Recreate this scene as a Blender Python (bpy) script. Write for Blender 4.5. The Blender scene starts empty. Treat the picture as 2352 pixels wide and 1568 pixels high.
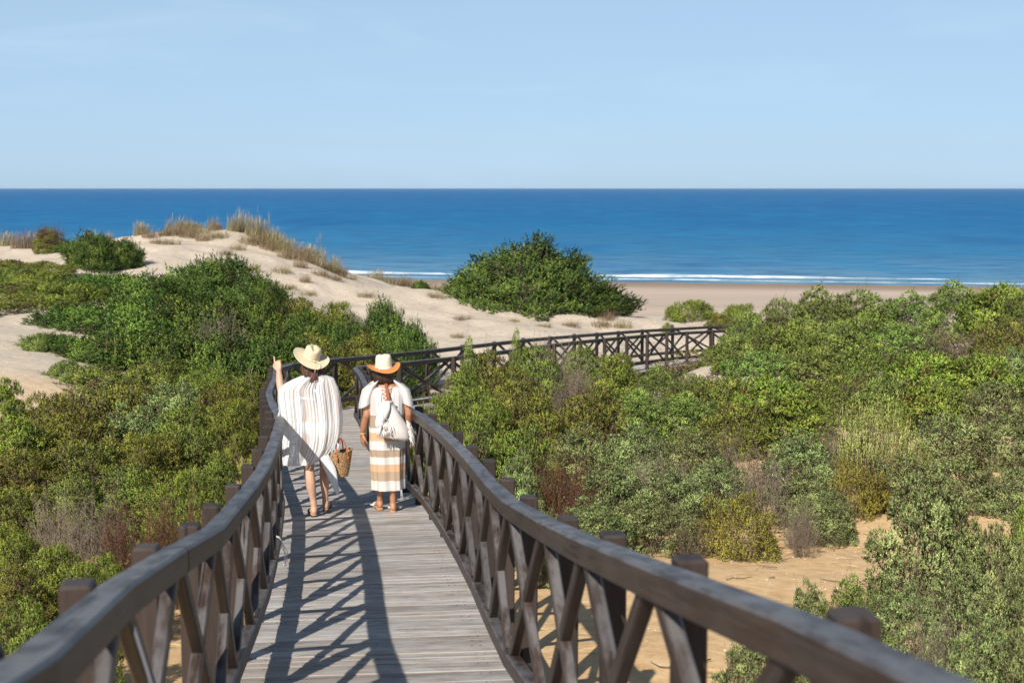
import bpy, math, random
import numpy as np
from mathutils import Vector, Matrix

random.seed(7)
C = bpy.context.scene.collection
scene = bpy.context.scene
R = math.radians

# ------------------------------------------------------------------ camera
CAM_Z = 12.0                                   # eye height above the sea
PITCH = math.atan(354 / 3267)
cam_d = bpy.data.cameras.new('camera')
cam = bpy.data.objects.new('camera', cam_d)
C.objects.link(cam)
cam.location = (0, 0, CAM_Z)
cam.rotation_euler = (math.pi / 2 - PITCH, 0, 0)
cam_d.lens = 50
cam_d.sensor_width = 36
cam_d.clip_start = 0.05
cam_d.clip_end = 200000
cam_d.dof.use_dof = True
cam_d.dof.focus_distance = 14.3
cam_d.dof.aperture_fstop = 4.0
scene.camera = cam

# ------------------------------------------------------------------ light
SUN_TRAVEL = Vector((0.50, 1.41, -1.02)).normalized()     # the way the light goes
SUN_EL = math.asin(-SUN_TRAVEL.z)
SUN_AZ = math.atan2(-SUN_TRAVEL.x, -SUN_TRAVEL.y)          # clockwise from +Y
world = bpy.data.worlds.new('World')
scene.world = world
world.use_nodes = True
wn, wl = world.node_tree.nodes, world.node_tree.links
wn.clear()
sky = wn.new('ShaderNodeTexSky')
sky.sky_type = 'NISHITA'
sky.sun_disc = False
sky.sun_elevation = SUN_EL
sky.sun_rotation = SUN_AZ
sky.altitude = 0
sky.air_density = 0.55
sky.dust_density = 0.6
sky.ozone_density = 3.6
wbg = wn.new('ShaderNodeBackground')
wbg.inputs['Strength'].default_value = 0.077
wout = wn.new('ShaderNodeOutputWorld')
# thin cirrus veil, laid out by sky direction
tc = wn.new('ShaderNodeTexCoord')
mp = wn.new('ShaderNodeMapping')
mp.inputs['Scale'].default_value = (1.6, 1.0, 9.0)
mp.inputs['Rotation'].default_value = (0.0, 0.22, 0.3)
nz = wn.new('ShaderNodeTexNoise')
nz.inputs['Scale'].default_value = 2.6
nz.inputs['Detail'].default_value = 7
nz.inputs['Roughness'].default_value = 0.62
nz.inputs['Distortion'].default_value = 0.6
rp = wn.new('ShaderNodeValToRGB')
rp.color_ramp.elements[0].position = 0.5
rp.color_ramp.elements[0].color = (0.68, 0.68, 0.68, 1)       # thin even veil of high haze
rp.color_ramp.elements[1].position = 0.85
rp.color_ramp.elements[1].color = (0.95, 0.95, 0.95, 1)
wmix = wn.new('ShaderNodeMixRGB')
wmix.inputs[2].default_value = (5.35, 7.5, 9.6, 1)
wl.new(tc.outputs['Generated'], mp.inputs[0])
wl.new(mp.outputs[0], nz.inputs['Vector'])
wl.new(nz.outputs['Fac'], rp.inputs[0])
# the veil is thickest low in the sky; its fade is shaped to cut fill from overhead
wsep = wn.new('ShaderNodeSeparateXYZ'); wl.new(tc.outputs['Generated'], wsep.inputs[0])
wfall = wn.new('ShaderNodeMapRange'); wfall.interpolation_type = 'SMOOTHSTEP'
for i_, v_ in enumerate((0.05, 0.75, 1.0, 0.12)): wfall.inputs[i_ + 1].default_value = v_
wl.new(wsep.outputs[2], wfall.inputs[0])
wmul = wn.new('ShaderNodeMath'); wmul.operation = 'MULTIPLY'
wl.new(rp.outputs[0], wmul.inputs[0]); wl.new(wfall.outputs[0], wmul.inputs[1])
wl.new(wmul.outputs[0], wmix.inputs[0])
wl.new(sky.outputs[0], wmix.inputs[1])
wl.new(wmix.outputs[0], wbg.inputs[0])
wl.new(wbg.outputs[0], wout.inputs[0])

sun_d = bpy.data.lights.new('sun', 'SUN')
sun_d.energy = 5.0
sun_d.angle = R(0.53)
sun_d.color = (1.0, 0.93, 0.83)
sun = bpy.data.objects.new('sun', sun_d)
C.objects.link(sun)
sun.rotation_euler = SUN_TRAVEL.to_track_quat('-Z', 'Y').to_euler()

scene.view_settings.view_transform = 'Standard'
scene.view_settings.look = 'None'
scene.view_settings.exposure = 0.35
scene.view_settings.gamma = 1.0
scene.view_settings.use_curve_mapping = False
scene.cycles.max_bounces = 8
scene.cycles.transparent_max_bounces = 12
scene.cycles.use_denoising = True

# ------------------------------------------------------------------ helpers
CT, ST = math.cos(PITCH), math.sin(PITCH)
def ray(px, py):
    """photo pixel (2352 wide) -> lateral and vertical offset per metre forward"""
    v = (784 - py) / 3267.0
    u = (px - 1176) / 3267.0
    Y = CT + v * ST
    return u / Y, (-ST + v * CT) / Y
def at(px, py, Y):
    a, b = ray(px, py)
    return Vector((a * Y, Y, CAM_Z + b * Y))

def new_mesh(name, V, F, uv=None, attrs=None, smooth=False, mats=(), midx=None, normals=None):
    """V (n,3); F (m,k) one face size"""
    V = np.asarray(V, np.float32); F = np.asarray(F, np.int32)
    me = bpy.data.meshes.new(name)
    n, (m, k) = len(V), F.shape
    me.vertices.add(n); me.vertices.foreach_set('co', V.ravel())
    me.loops.add(m * k); me.loops.foreach_set('vertex_index', F.ravel())
    me.polygons.add(m)
    me.polygons.foreach_set('loop_start', np.arange(0, m * k, k, dtype=np.int32))
    me.polygons.foreach_set('use_smooth', np.full(m, bool(smooth)))
    for mt in mats: me.materials.append(mt)
    if midx is not None: me.polygons.foreach_set('material_index', np.asarray(midx, np.int32))
    if uv is not None:
        l = me.uv_layers.new(name='UVMap'); l.data.foreach_set('uv', np.asarray(uv, np.float32).ravel())
    for nm, a in (attrs or {}).items():
        at_ = me.attributes.new(nm, 'FLOAT', 'POINT'); at_.data.foreach_set('value', np.asarray(a, np.float32))
    me.update(calc_edges=True)
    if normals is not None: me.normals_split_custom_set_from_vertices(np.asarray(normals, np.float32))
    else: me.validate()
    return me

def link(name, data, parent=None, loc=None):
    o = bpy.data.objects.new(name, data)
    C.objects.link(o)
    if parent is not None: o.parent = parent
    if loc is not None: o.location = loc
    return o

def tag(o, label=None, cat=None, group=None, kind=None):
    if label: o['label'] = label
    if cat: o['category'] = cat
    if group: o['group'] = group
    if kind: o['kind'] = kind
    return o

def thing(name, label, cat, loc=(0, 0, 0), rz=0.0, group=None):
    o = link(name, None, None, loc)
    o.rotation_euler = (0, 0, rz)
    o.empty_display_size = 0.2
    return tag(o, label, cat, group)

class MB:
    """small polygon builder with uv: beams, tubes, boxes"""
    def __init__(s): s.v = []; s.f = []; s.uv = []; s.sm = []
    def face(s, idx, uv=None, smooth=False):
        s.f.append(list(idx)); s.uv += list(uv) if uv else [(0, 0)] * len(idx); s.sm.append(smooth)
    def loft(s, rings, us=None, closed=True, caps=True, smooth=True, vs=None):
        b = len(s.v); n = len(rings[0])
        for r in rings: s.v += [tuple(p) for p in r]
        us = us or [i * 0.1 for i in range(len(rings))]
        vs = vs or [j / n for j in range(n + 1)]
        m = n if closed else n - 1
        for i in range(len(rings) - 1):
            for j in range(m):
                k = (j + 1) % n
                s.face((b + i * n + j, b + i * n + k, b + (i + 1) * n + k, b + (i + 1) * n + j),
                       ((us[i], vs[j]), (us[i], vs[j + 1]), (us[i + 1], vs[j + 1]), (us[i + 1], vs[j])), smooth)
        if caps and closed:
            s.face([b + j for j in reversed(range(n))], [(vs[j] * .3, us[0]) for j in reversed(range(n))])
            e = b + (len(rings) - 1) * n
            s.face([e + j for j in range(n)], [(vs[j] * .3, us[-1]) for j in range(n)])
    def beam(s, pts, w, h, up=Vector((0, 0, 1)), ch=0.008, u0=0.0, flat_ends=False):
        """chamfered rectangular bar swept along pts (w sideways, h along up)"""
        pts = [Vector(p) for p in pts]
        rings, us, L = [], [], u0
        for i, p in enumerate(pts):
            a = pts[max(i - 1, 0)]; c = pts[min(i + 1, len(pts) - 1)]
            d = (c - a).normalized()
            if i: L += (p - pts[i - 1]).length
            sd = d.cross(up).normalized()
            uu = Vector((0, 0, 1)) if flat_ends else sd.cross(d).normalized()
            W, H = w / 2, h / 2
            prof = ((-W + ch, -H), (W - ch, -H), (W, -H + ch), (W, H - ch), (W - ch, H), (-W + ch, H), (-W, H - ch), (-W, -H + ch))
            rings.append([p + sd * x + uu * z for x, z in prof]); us.append(L)
        per = 2 * (w + h)
        acc, vs = 0.0, [0.0]
        for j in range(8):
            x0, z0 = prof[j]; x1, z1 = prof[(j + 1) % 8]
            acc += math.hypot(x1 - x0, z1 - z0); vs.append(acc)
        s.loft(rings, us, True, True, False, vs)
    def tube(s, pts, rad, n=6, smooth=True):
        pts = [Vector(p) for p in pts]
        if not hasattr(rad, '__len__'): rad = [rad] * len(pts)
        rings, us, L = [], [], 0.0
        ref = None
        for i, p in enumerate(pts):
            d = (pts[min(i + 1, len(pts) - 1)] - pts[max(i - 1, 0)])
            d = d.normalized() if d.length > 1e-9 else Vector((0, 0, 1))
            if ref is None: ref = Vector((1, 0, 0)) if abs(d.x) < .8 else Vector((0, 1, 0))
            a = d.cross(ref).normalized(); b = d.cross(a); ref = b.cross(d) * -1 if False else ref
            if i: L += (p - pts[i - 1]).length
            us.append(L)
            rings.append([p + (a * math.cos(2 * math.pi * k / n) + b * math.sin(2 * math.pi * k / n)) * rad[i] for k in range(n)])
        s.loft(rings, us, True, True, smooth)
    def build(s, name, mat, parent=None, loc=None, shade=None):
        me = bpy.data.meshes.new(name)
        me.from_pydata(s.v, [], s.f)
        l = me.uv_layers.new(name='UVMap')
        l.data.foreach_set('uv', np.asarray(s.uv, np.float32).ravel())
        me.polygons.foreach_set('use_smooth', s.sm if shade is None else [shade] * len(s.f))
        for m in (mat if isinstance(mat, (list, tuple)) else [mat]): me.materials.append(m)
        me.update()
        return link(name, me, parent, loc)

# ------------------------------------------------------------------ materials
def mat(name):
    m = bpy.data.materials.new(name); m.use_nodes = True
    nt = m.node_tree
    return m, nt.nodes, nt.links, nt.nodes['Principled BSDF']
def nd(ns, t, **kw):
    n = ns.new(t)
    for k, v in kw.items():
        if k in n.inputs: n.inputs[k].default_value = v
        else: setattr(n, k, v)
    return n
def ramp(ns, stops, interp='LINEAR'):
    r = ns.new('ShaderNodeValToRGB'); cr = r.color_ramp; cr.interpolation = interp
    while len(cr.elements) < len(stops): cr.elements.new(0.5)
    for e, (p, c) in zip(cr.elements, stops):
        e.position = p; e.color = (*c, 1) if len(c) == 3 else c
    return r
def mixc(ns, ls, fac, a, b, blend='MIX'):
    n = ns.new('ShaderNodeMixRGB'); n.blend_type = blend
    for i, v in enumerate((fac, a, b)):
        if hasattr(v, 'is_output'): ls.new(v, n.inputs[i])
        elif i == 0: n.inputs[0].default_value = v
        else: n.inputs[i].default_value = (*v, 1)
    return n.outputs[0]
def math_(ns, ls, op, a, b=None, clamp=False):
    n = ns.new('ShaderNodeMath'); n.operation = op; n.use_clamp = clamp
    for i, v in enumerate((a, b)):
        if v is None: continue
        if hasattr(v, 'is_output'): ls.new(v, n.inputs[i])
        else: n.inputs[i].default_value = v
    return n.outputs[0]
def maprange(ns, ls, v, a, b, c=0.0, d=1.0, smooth=True):
    n = ns.new('ShaderNodeMapRange'); n.interpolation_type = 'SMOOTHSTEP' if smooth else 'LINEAR'
    ls.new(v, n.inputs[0])
    for i, x in enumerate((a, b, c, d)): n.inputs[i + 1].default_value = x
    return n.outputs[0]
def bump(ns, ls, b, h, strength=.3, dist=.01):
    n = nd(ns, 'ShaderNodeBump', Strength=strength, Distance=dist)
    ls.new(h, n.inputs['Height']); ls.new(n.outputs[0], b.inputs['Normal'])

def wood(name, dark, light, worn, worn_amt, scale=1.0, rough=.6, stain=None):
    m, ns, ls, b = mat(name)
    uv = nd(ns, 'ShaderNodeUVMap')
    oi = nd(ns, 'ShaderNodeObjectInfo')
    off = nd(ns, 'ShaderNodeVectorMath', operation='ADD')
    cb = nd(ns, 'ShaderNodeCombineXYZ')
    ls.new(math_(ns, ls, 'MULTIPLY', oi.outputs['Random'], 37.0), cb.inputs[0])
    ls.new(math_(ns, ls, 'MULTIPLY', oi.outputs['Random'], 11.0), cb.inputs[2])
    ls.new(uv.outputs[0], off.inputs[0]); ls.new(cb.outputs[0], off.inputs[1])
    mp = nd(ns, 'ShaderNodeMapping'); mp.inputs['Scale'].default_value = (2.2 * scale, 60 * scale, 1)
    ls.new(off.outputs[0], mp.inputs[0])
    g = nd(ns, 'ShaderNodeTexNoise', Scale=1.0, Detail=6.0, Roughness=.65, Distortion=.4)
    ls.new(mp.outputs[0], g.inputs['Vector'])
    mp2 = nd(ns, 'ShaderNodeMapping'); mp2.inputs['Scale'].default_value = (3 * scale, 9 * scale, 1)
    ls.new(off.outputs[0], mp2.inputs[0])
    g2 = nd(ns, 'ShaderNodeTexNoise', Scale=1.6, Detail=5.0, Roughness=.6)
    ls.new(mp2.outputs[0], g2.inputs['Vector'])
    r1 = ramp(ns, [(.25, dark), (.75, light)])
    ls.new(g.outputs['Fac'], r1.inputs[0])
    # weather-bleached film on faces that look up; the rails' tone also imitates sheen
    ge = nd(ns, 'ShaderNodeNewGeometry')
    sx = nd(ns, 'ShaderNodeSeparateXYZ'); ls.new(ge.outputs['Normal'], sx.inputs[0])
    upf = maprange(ns, ls, sx.outputs[2], .35, .95)
    w = math_(ns, ls, 'MULTIPLY', maprange(ns, ls, g2.outputs['Fac'], .35, .62), worn_amt)
    w = math_(ns, ls, 'MULTIPLY', w, math_(ns, ls, 'ADD', math_(ns, ls, 'MULTIPLY', upf, .88), .12))
    c = mixc(ns, ls, w, r1.outputs[0], worn)
    var = math_(ns, ls, 'ADD', math_(ns, ls, 'MULTIPLY', oi.outputs['Random'], .45), .78)
    cv = nd(ns, 'ShaderNodeCombineXYZ')
    for i in range(3): ls.new(var, cv.inputs[i])
    c = mixc(ns, ls, 1.0, c, cv.outputs[0], 'MULTIPLY')
    ck = nd(ns, 'ShaderNodeMapping'); ck.inputs['Scale'].default_value = (1.1 * scale, 26 * scale, 1); ls.new(off.outputs[0], ck.inputs[0])
    cn = nd(ns, 'ShaderNodeTexNoise', Scale=1.0, Detail=3.0, Distortion=1.2); ls.new(ck.outputs[0], cn.inputs['Vector'])
    crack = maprange(ns, ls, cn.outputs['Fac'], .655, .69)
    c = mixc(ns, ls, math_(ns, ls, 'MULTIPLY', crack, .75), c, tuple(x * .35 for x in dark))
    if stain:
        ns_ = nd(ns, 'ShaderNodeTexNoise', Scale=1.1, Detail=6.0, Roughness=.7); ls.new(ge.outputs['Position'], ns_.inputs['Vector'])
        c = mixc(ns, ls, math_(ns, ls, 'MULTIPLY', maprange(ns, ls, ns_.outputs['Fac'], .45, .68), .42), c, stain)
        fl = nd(ns, 'ShaderNodeTexNoise', Scale=9.0, Detail=4.0); ls.new(mp2.outputs[0], fl.inputs['Vector'])
        c = mixc(ns, ls, math_(ns, ls, 'MULTIPLY', maprange(ns, ls, fl.outputs['Fac'], .62, .72), .5), c, (.62, .55, .45))
    ls.new(c, b.inputs['Base Color'])
    b.inputs['Roughness'].default_value = rough
    b.inputs['Specular IOR Level'].default_value = .35
    bump(ns, ls, b, g.outputs['Fac'], .5, .004)
    return m

M = {}
M['rail'] = wood('stained_wood', (.014, .009, .007), (.062, .040, .030), (.15, .146, .148), .75, rough=.45)
M['post'] = wood('post_wood', (.022, .015, .012), (.045, .031, .026), (.09, .08, .076), .35, rough=.6)
M['plank'] = wood('weathered_plank', (.20, .172, .15), (.40, .362, .33), (.46, .45, .435), .75, rough=.75, stain=(.27, .20, .135))
M['joist'] = wood('joist_wood', (.05, .035, .025), (.11, .08, .06), (.12, .1, .09), .2)

def simple(name, col, rough=.7, var=.15, scale=30., bmp=.2, spec=.3, sss=0):
    m, ns, ls, b = mat(name)
    tcn = nd(ns, 'ShaderNodeTexCoord')
    n = nd(ns, 'ShaderNodeTexNoise', Scale=scale, Detail=5.0)
    ls.new(tcn.outputs['Object'], n.inputs['Vector'])
    lo = tuple(x * (1 - var) for x in col); hi = tuple(min(x * (1 + var), 1) for x in col)
    r = ramp(ns, [(.3, lo), (.7, hi)]); ls.new(n.outputs['Fac'], r.inputs[0])
    ls.new(r.outputs[0], b.inputs['Base Color'])
    b.inputs['Roughness'].default_value = rough
    b.inputs['Specular IOR Level'].default_value = spec
    if sss: b.inputs['Subsurface Weight'].default_value = sss; b.inputs['Subsurface Radius'].default_value = (.02, .008, .004)
    if bmp: bump(ns, ls, b, n.outputs['Fac'], bmp, .004)
    return m

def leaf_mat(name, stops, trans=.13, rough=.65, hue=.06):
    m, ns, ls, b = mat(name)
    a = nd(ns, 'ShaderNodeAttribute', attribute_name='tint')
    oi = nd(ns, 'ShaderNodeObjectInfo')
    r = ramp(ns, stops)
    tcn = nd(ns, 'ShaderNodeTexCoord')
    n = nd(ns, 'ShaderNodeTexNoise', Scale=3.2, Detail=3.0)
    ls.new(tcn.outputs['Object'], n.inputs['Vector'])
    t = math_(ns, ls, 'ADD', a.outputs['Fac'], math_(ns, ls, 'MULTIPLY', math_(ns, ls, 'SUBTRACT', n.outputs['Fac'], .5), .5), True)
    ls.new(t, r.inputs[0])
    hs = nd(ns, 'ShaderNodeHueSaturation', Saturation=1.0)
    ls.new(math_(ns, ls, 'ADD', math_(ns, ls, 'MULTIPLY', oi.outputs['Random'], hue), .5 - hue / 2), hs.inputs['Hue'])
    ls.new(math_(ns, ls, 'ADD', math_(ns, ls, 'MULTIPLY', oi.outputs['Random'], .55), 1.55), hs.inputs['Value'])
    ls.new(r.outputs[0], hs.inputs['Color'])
    ls.new(hs.outputs[0], b.inputs['Base Color'])
    b.inputs['Roughness'].default_value = rough
    b.inputs['Specular IOR Level'].default_value = .2
    tr = nd(ns, 'ShaderNodeBsdfTranslucent'); ls.new(hs.outputs[0], tr.inputs[0])
    mx = nd(ns, 'ShaderNodeMixShader'); mx.inputs[0].default_value = trans
    ls.new(b.outputs[0], mx.inputs[1]); ls.new(tr.outputs[0], mx.inputs[2])
    ls.new(mx.outputs[0], ns['Material Output'].inputs[0])
    return m
BR = (.085, .055, .035)
M['heath'] = leaf_mat('heath_leaf', [(0, BR), (.14, (.09, .075, .03)), (.3, (.062, .082, .017)), (.65, (.145, .172, .029)), (1, (.31, .29, .065))])
M['bright_heath'] = leaf_mat('bright_heath_leaf', [(0, BR), (.14, (.08, .08, .025)), (.3, (.07, .094, .016)), (.65, (.16, .19, .028)), (1, (.29, .30, .06))])
M['yellow_heath'] = leaf_mat('yellow_heath_leaf', [(0, BR), (.14, (.12, .09, .03)), (.35, (.11, .108, .02)), (.7, (.21, .195, .03)), (1, (.33, .29, .07))])
M['glaucous'] = leaf_mat('blue_juniper_leaf', [(0, BR), (.12, (.07, .07, .035)), (.3, (.07, .092, .034)), (.65, (.19, .232, .083)), (1, (.38, .43, .19))], hue=.04)
M['green_juniper'] = leaf_mat('green_juniper_leaf', [(0, BR), (.12, (.07, .07, .03)), (.3, (.07, .10, .024)), (.65, (.145, .205, .045)), (1, (.30, .35, .10))], hue=.04)
M['dark_juniper'] = leaf_mat('dark_juniper_leaf', [(0, (.07, .045, .025)), (.08, (.03, .04, .014)), (.3, (.024, .046, .012)), (.65, (.075, .125, .022)), (1, (.20, .25, .045))], hue=.03, trans=.12)
M['mastic'] = leaf_mat('mastic_leaf', [(0, (.16, .08, .03)), (.1, (.055, .06, .018)), (.3, (.065, .10, .015)), (.65, (.14, .19, .03)), (1, (.29, .31, .06))], rough=.5, hue=.03)
M['rosemary'] = leaf_mat('rosemary_leaf', [(0, BR), (.12, (.12, .10, .04)), (.3, (.115, .115, .03)), (.7, (.23, .225, .065)), (1, (.36, .33, .12))])
M['right_scrub'] = leaf_mat('right_scrub_leaf', [(0, BR), (.25, (.11, .085, .055)), (.45, (.12, .125, .05)), (.7, (.21, .225, .09)), (1, (.40, .38, .2))])
M['straw'] = leaf_mat('straw_blade', [(0, (.055, .038, .02)), (.4, (.115, .09, .048)), (.75, (.20, .16, .088)), (1, (.30, .25, .16))], trans=.2)
M['twig'] = simple('grey_twig', (.17, .13, .095), .85, .35, 6, 0)
M['dead_grey'] = simple('dead_grey_twig', (.25, .20, .15), .85, .35, 4, 0)
M['dead_red'] = simple('dead_red_twig', (.15, .07, .045), .85, .4, 4, 0)

M['glint'] = simple('white_glint', (.78, .80, .84), .4, .08, 30, 0)  # pale colour standing in for a sun glint on a left brace
# ------------------------------------------------------------------ boardwalk path
CENTRE = [(.45, -4.0), (.28, -2.0), (.10, 0.0), (-.07, 2.02), (-.17, 2.75), (-.33, 3.87), (-.54, 5.92), (-.70, 7.1), (-.83, 8.43), (-1.0, 9.84),
          (-1.19, 11.26), (-1.30, 12.02), (-1.57, 13.8), (-1.93, 15.6), (-2.62, 19.3), (-3.08, 22.6), (-3.40, 24.7), (-3.12, 26.1), (-2.35, 27.5),
          (-1.35, 29.7), (-.47, 32.0), (1.50, 37.0), (3.55, 42.0), (4.75, 44.6), (6.3, 46.8), (8.5, 48.6), (11.2, 49.6), (14.5, 50.0)]
DZ = np.array([(-6, .6), (-3, .9), (0, 1.36), (2.02, 1.74), (2.75, 1.853), (3.87, 2.056), (5.92, 2.426), (6.6, 2.52), (7.1, 2.60), (8.43, 2.745), (9.84, 2.872),
               (11.26, 2.999), (12.02, 3.07), (14.2, 3.28), (20, 3.85), (28, 4.36), (36, 4.87), (46, 5.62), (52, 5.95), (70, 6.6)])
def deck_z(y): return CAM_Z - float(np.interp(y, DZ[:, 0], DZ[:, 1]))
def catmull(P, step):
    P = [np.array(p, float) for p in P]; out = []
    for i in range(len(P) - 1):
        p0 = P[i - 1] if i else 2 * P[0] - P[1]
        p3 = P[i + 2] if i + 2 < len(P) else 2 * P[-1] - P[-2]
        p1, p2 = P[i], P[i + 1]
        n = max(2, int(np.linalg.norm(p2 - p1) / 0.02))
        for k in range(n):
            t = k / n
            out.append(.5 * (2 * p1 + (p2 - p0) * t + (2 * p0 - 5 * p1 + 4 * p2 - p3) * t * t + (3 * p1 - p0 - 3 * p2 + p3) * t ** 3))
    out.append(P[-1])
    out = np.array(out)
    for _ in range(40):                                  # iron out sampling wobble
        out[1:-1] = (out[:-2] + 2 * out[1:-1] + out[2:]) / 4
    L = np.concatenate([[0], np.cumsum(np.linalg.norm(np.diff(out, axis=0), axis=1))])
    s = np.arange(0, L[-1], step)
    return np.stack([np.interp(s, L, out[:, 0]), np.interp(s, L, out[:, 1])], 1), s
PATH, PS = catmull(CENTRE, .02)
TAN = np.gradient(PATH, axis=0); TAN /= np.linalg.norm(TAN, axis=1)[:, None]
for _ in range(60): TAN[1:-1] = (TAN[:-2] + TAN[1:-1] + TAN[2:]) / 3
TAN /= np.linalg.norm(TAN, axis=1)[:, None]
NRM = np.stack([TAN[:, 1], -TAN[:, 0]], 1)               # to the right of travel
def path_at(s, off=0.0, dz=0.0):
    i = int(np.clip(round(s / .02), 0, len(PATH) - 1))
    p = PATH[i] + NRM[i] * off
    return Vector((p[0], p[1], deck_z(PATH[i][1]) + dz))
S_END = PS[-1]

# ------------------------------------------------------------------ terrain
TP = []      # world (X, Y, Z) control points
def tp(px, py, Y): p = at(px, py, Y); TP.append((p.x, p.y, p.z))
def tw(X, Y, D): TP.append((X, Y, CAM_Z - D))
for X, Y, D in [(-9, 0, 2.5), (9, 0, 2.3), (-14, 6, 3.0), (14, 6, 2.9), (-2.6, 5, 2.75), (2.2, 4, 2.9), (-3.2, 9.5, 3.15), (2, 8.5, 3.25), (-9, 12, 3.6), (-16, 16, 3.9),
                (1.6, 11, 3.42), (3.4, 12, 3.62), (6, 11.5, 3.55), (2.0, 15, 3.85), (6.0, 16, 3.85), (11, 15, 3.7), (16, 18, 3.7), (.5, 20, 4.3), (6, 22, 4.25), (13, 24, 4.2),
                (-6, 16, 3.85), (-6.5, 21, 4.3), (-12, 21, 4.15), (-17, 26, 4.0), (-6, 27, 4.75), (1.2, 27, 4.75), (7, 30, 4.7), (14, 31, 4.55), (20, 33, 4.3),
                (3.6, 36, 5.2), (9, 40, 5.1), (15, 42, 4.6), (20, 44, 4.1), (9.5, 48, 5.75), (14, 52, 5.3), (-7, 33, 4.7), (-3.2, 35, 5.2), (-6, 40, 4.5), (-11, 33, 3.95), (-16, 38, 3.3),
                (-20, 45, 2.9), (-11, 44, 3.6), (0.5, 46, 5.0), (-3, 43, 4.95), (24, 50, 4.2), (30, 40, 3.6), (-28, 40, 3.0), (30, 20, 3.4), (-28, 18, 3.6)]: tw(X, Y, D)
for px, py, Y in [(40, 740, 40), (60, 880, 28), (100, 830, 31), (20, 590, 58), (0, 568, 62), (120, 572, 60), (250, 565, 62), (330, 545, 62), (400, 530, 62), (480, 518, 62), (560, 528, 62), (640, 555, 62),
                  (700, 580, 62), (760, 612, 62), (800, 640, 62), (560, 600, 56), (680, 640, 54), (640, 690, 49), (740, 690, 52), (850, 665, 60), (950, 690, 55), (900, 655, 66), (1010, 680, 57), (1010, 740, 50), (1100, 762, 48),
                  (1130, 700, 57), (1230, 712, 57), (1350, 718, 57), (1440, 716, 58), (1300, 745, 53), (1420, 745, 55), (1520, 730, 63), (1600, 725, 66), (1700, 735, 66), (1560, 752, 60),
                  (820, 628, 78), (900, 622, 78), (980, 640, 78), (480, 545, 70), (250, 590, 70), (700, 610, 70), (1200, 740, 68), (1450, 745, 70)]: tp(px, py, Y)
TP = np.array(TP)
def tps_fit(P, lam):
    n = len(P); d = np.linalg.norm(P[:, None, :2] - P[None, :, :2], axis=2)
    K = np.where(d > 0, d ** 2 * np.log(d + 1e-9), 0) + np.eye(n) * lam
    A = np.zeros((n + 3, n + 3)); A[:n, :n] = K; A[:n, n] = 1; A[:n, n + 1:] = P[:, :2]; A[n:, :n] = A[:n, n:].T
    return np.linalg.solve(A, np.concatenate([P[:, 2], np.zeros(3)]))
TW = tps_fit(TP, 4.0)
def vnoise(x, y, seed=0):
    """smooth value noise"""
    def h(i, j):
        v = np.sin(i * 127.1 + j * 311.7 + seed * 74.7) * 43758.5453
        return v - np.floor(v)
    xi, yi = np.floor(x), np.floor(y); fx, fy = x - xi, y - yi
    fx = fx * fx * (3 - 2 * fx); fy = fy * fy * (3 - 2 * fy)
    return (h(xi, yi) * (1 - fx) + h(xi + 1, yi) * fx) * (1 - fy) + (h(xi, yi + 1) * (1 - fx) + h(xi + 1, yi + 1) * fx) * fy - .5
def sstep(x, a, b): t = np.clip((x - a) / (b - a), 0, 1); return t * t * (3 - 2 * t)
def shore_y(X): return 180.5 - .19 * (X - 15)
PSUB = PATH[::10]
def ground(X, Y):
    X = np.asarray(X, float); Y = np.asarray(Y, float); shp = X.shape
    x, y = X.ravel(), Y.ravel()
    z = np.empty(len(x))
    xc, yc = np.clip(x, -24, 26), np.clip(y, 0, 78)
    for i in range(0, len(x), 20000):
        q = np.stack([xc[i:i + 20000], yc[i:i + 20000]], 1)
        d = np.linalg.norm(q[:, None] - TP[None, :, :2], axis=2)
        z[i:i + 20000] = (d ** 2 * np.log(d + 1e-9)) @ TW[:len(TP)] + TW[len(TP)] + q @ TW[len(TP) + 1:]
    rough = 1 - sstep(y, 70, 95)
    z = z + rough * (.42 * vnoise(x / 3.1, y / 3.1, 1) + .20 * vnoise(x / 1.1, y / 1.1, 2) + .06 * vnoise(x / .45, y / .45, 3)) * (.35 + .65 * sstep(y, 22, 40))
    z = z + .03 * rough * vnoise(x / .22, y / .22, 4)
    beach = (shore_y(x) - y) * .031 + .05 * vnoise(x / 9, y / 6, 5)
    k = sstep(y, 72, 94)
    z = z * (1 - k) + beach * k
    # keep clear of the deck
    near = (y < 68) & (x > -9) & (x < 22)
    idx = np.where(near)[0]
    if len(idx):
        dm = np.full(len(idx), 1e9); am = np.zeros(len(idx), int)
        for i in range(0, len(idx), 20000):
            q = np.stack([x[idx[i:i + 20000]], y[idx[i:i + 20000]]], 1)
            d = np.linalg.norm(q[:, None] - PSUB[None], axis=2)
            dm[i:i + 20000] = d.min(1); am[i:i + 20000] = d.argmin(1)
        dk = CAM_Z - np.interp(PSUB[am][:, 1], DZ[:, 0], DZ[:, 1])
        w = 1 - sstep(dm, 1.0, 2.6)
        tgt = np.minimum(z[idx], dk - .42) * .5 + (dk - .48) * .5
        z[idx] = z[idx] * (1 - w) + np.minimum(tgt, dk - .34) * w
    return z.reshape(shp)
def gz(x, y): return float(ground(np.array([x]), np.array([y]))[0])

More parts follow.
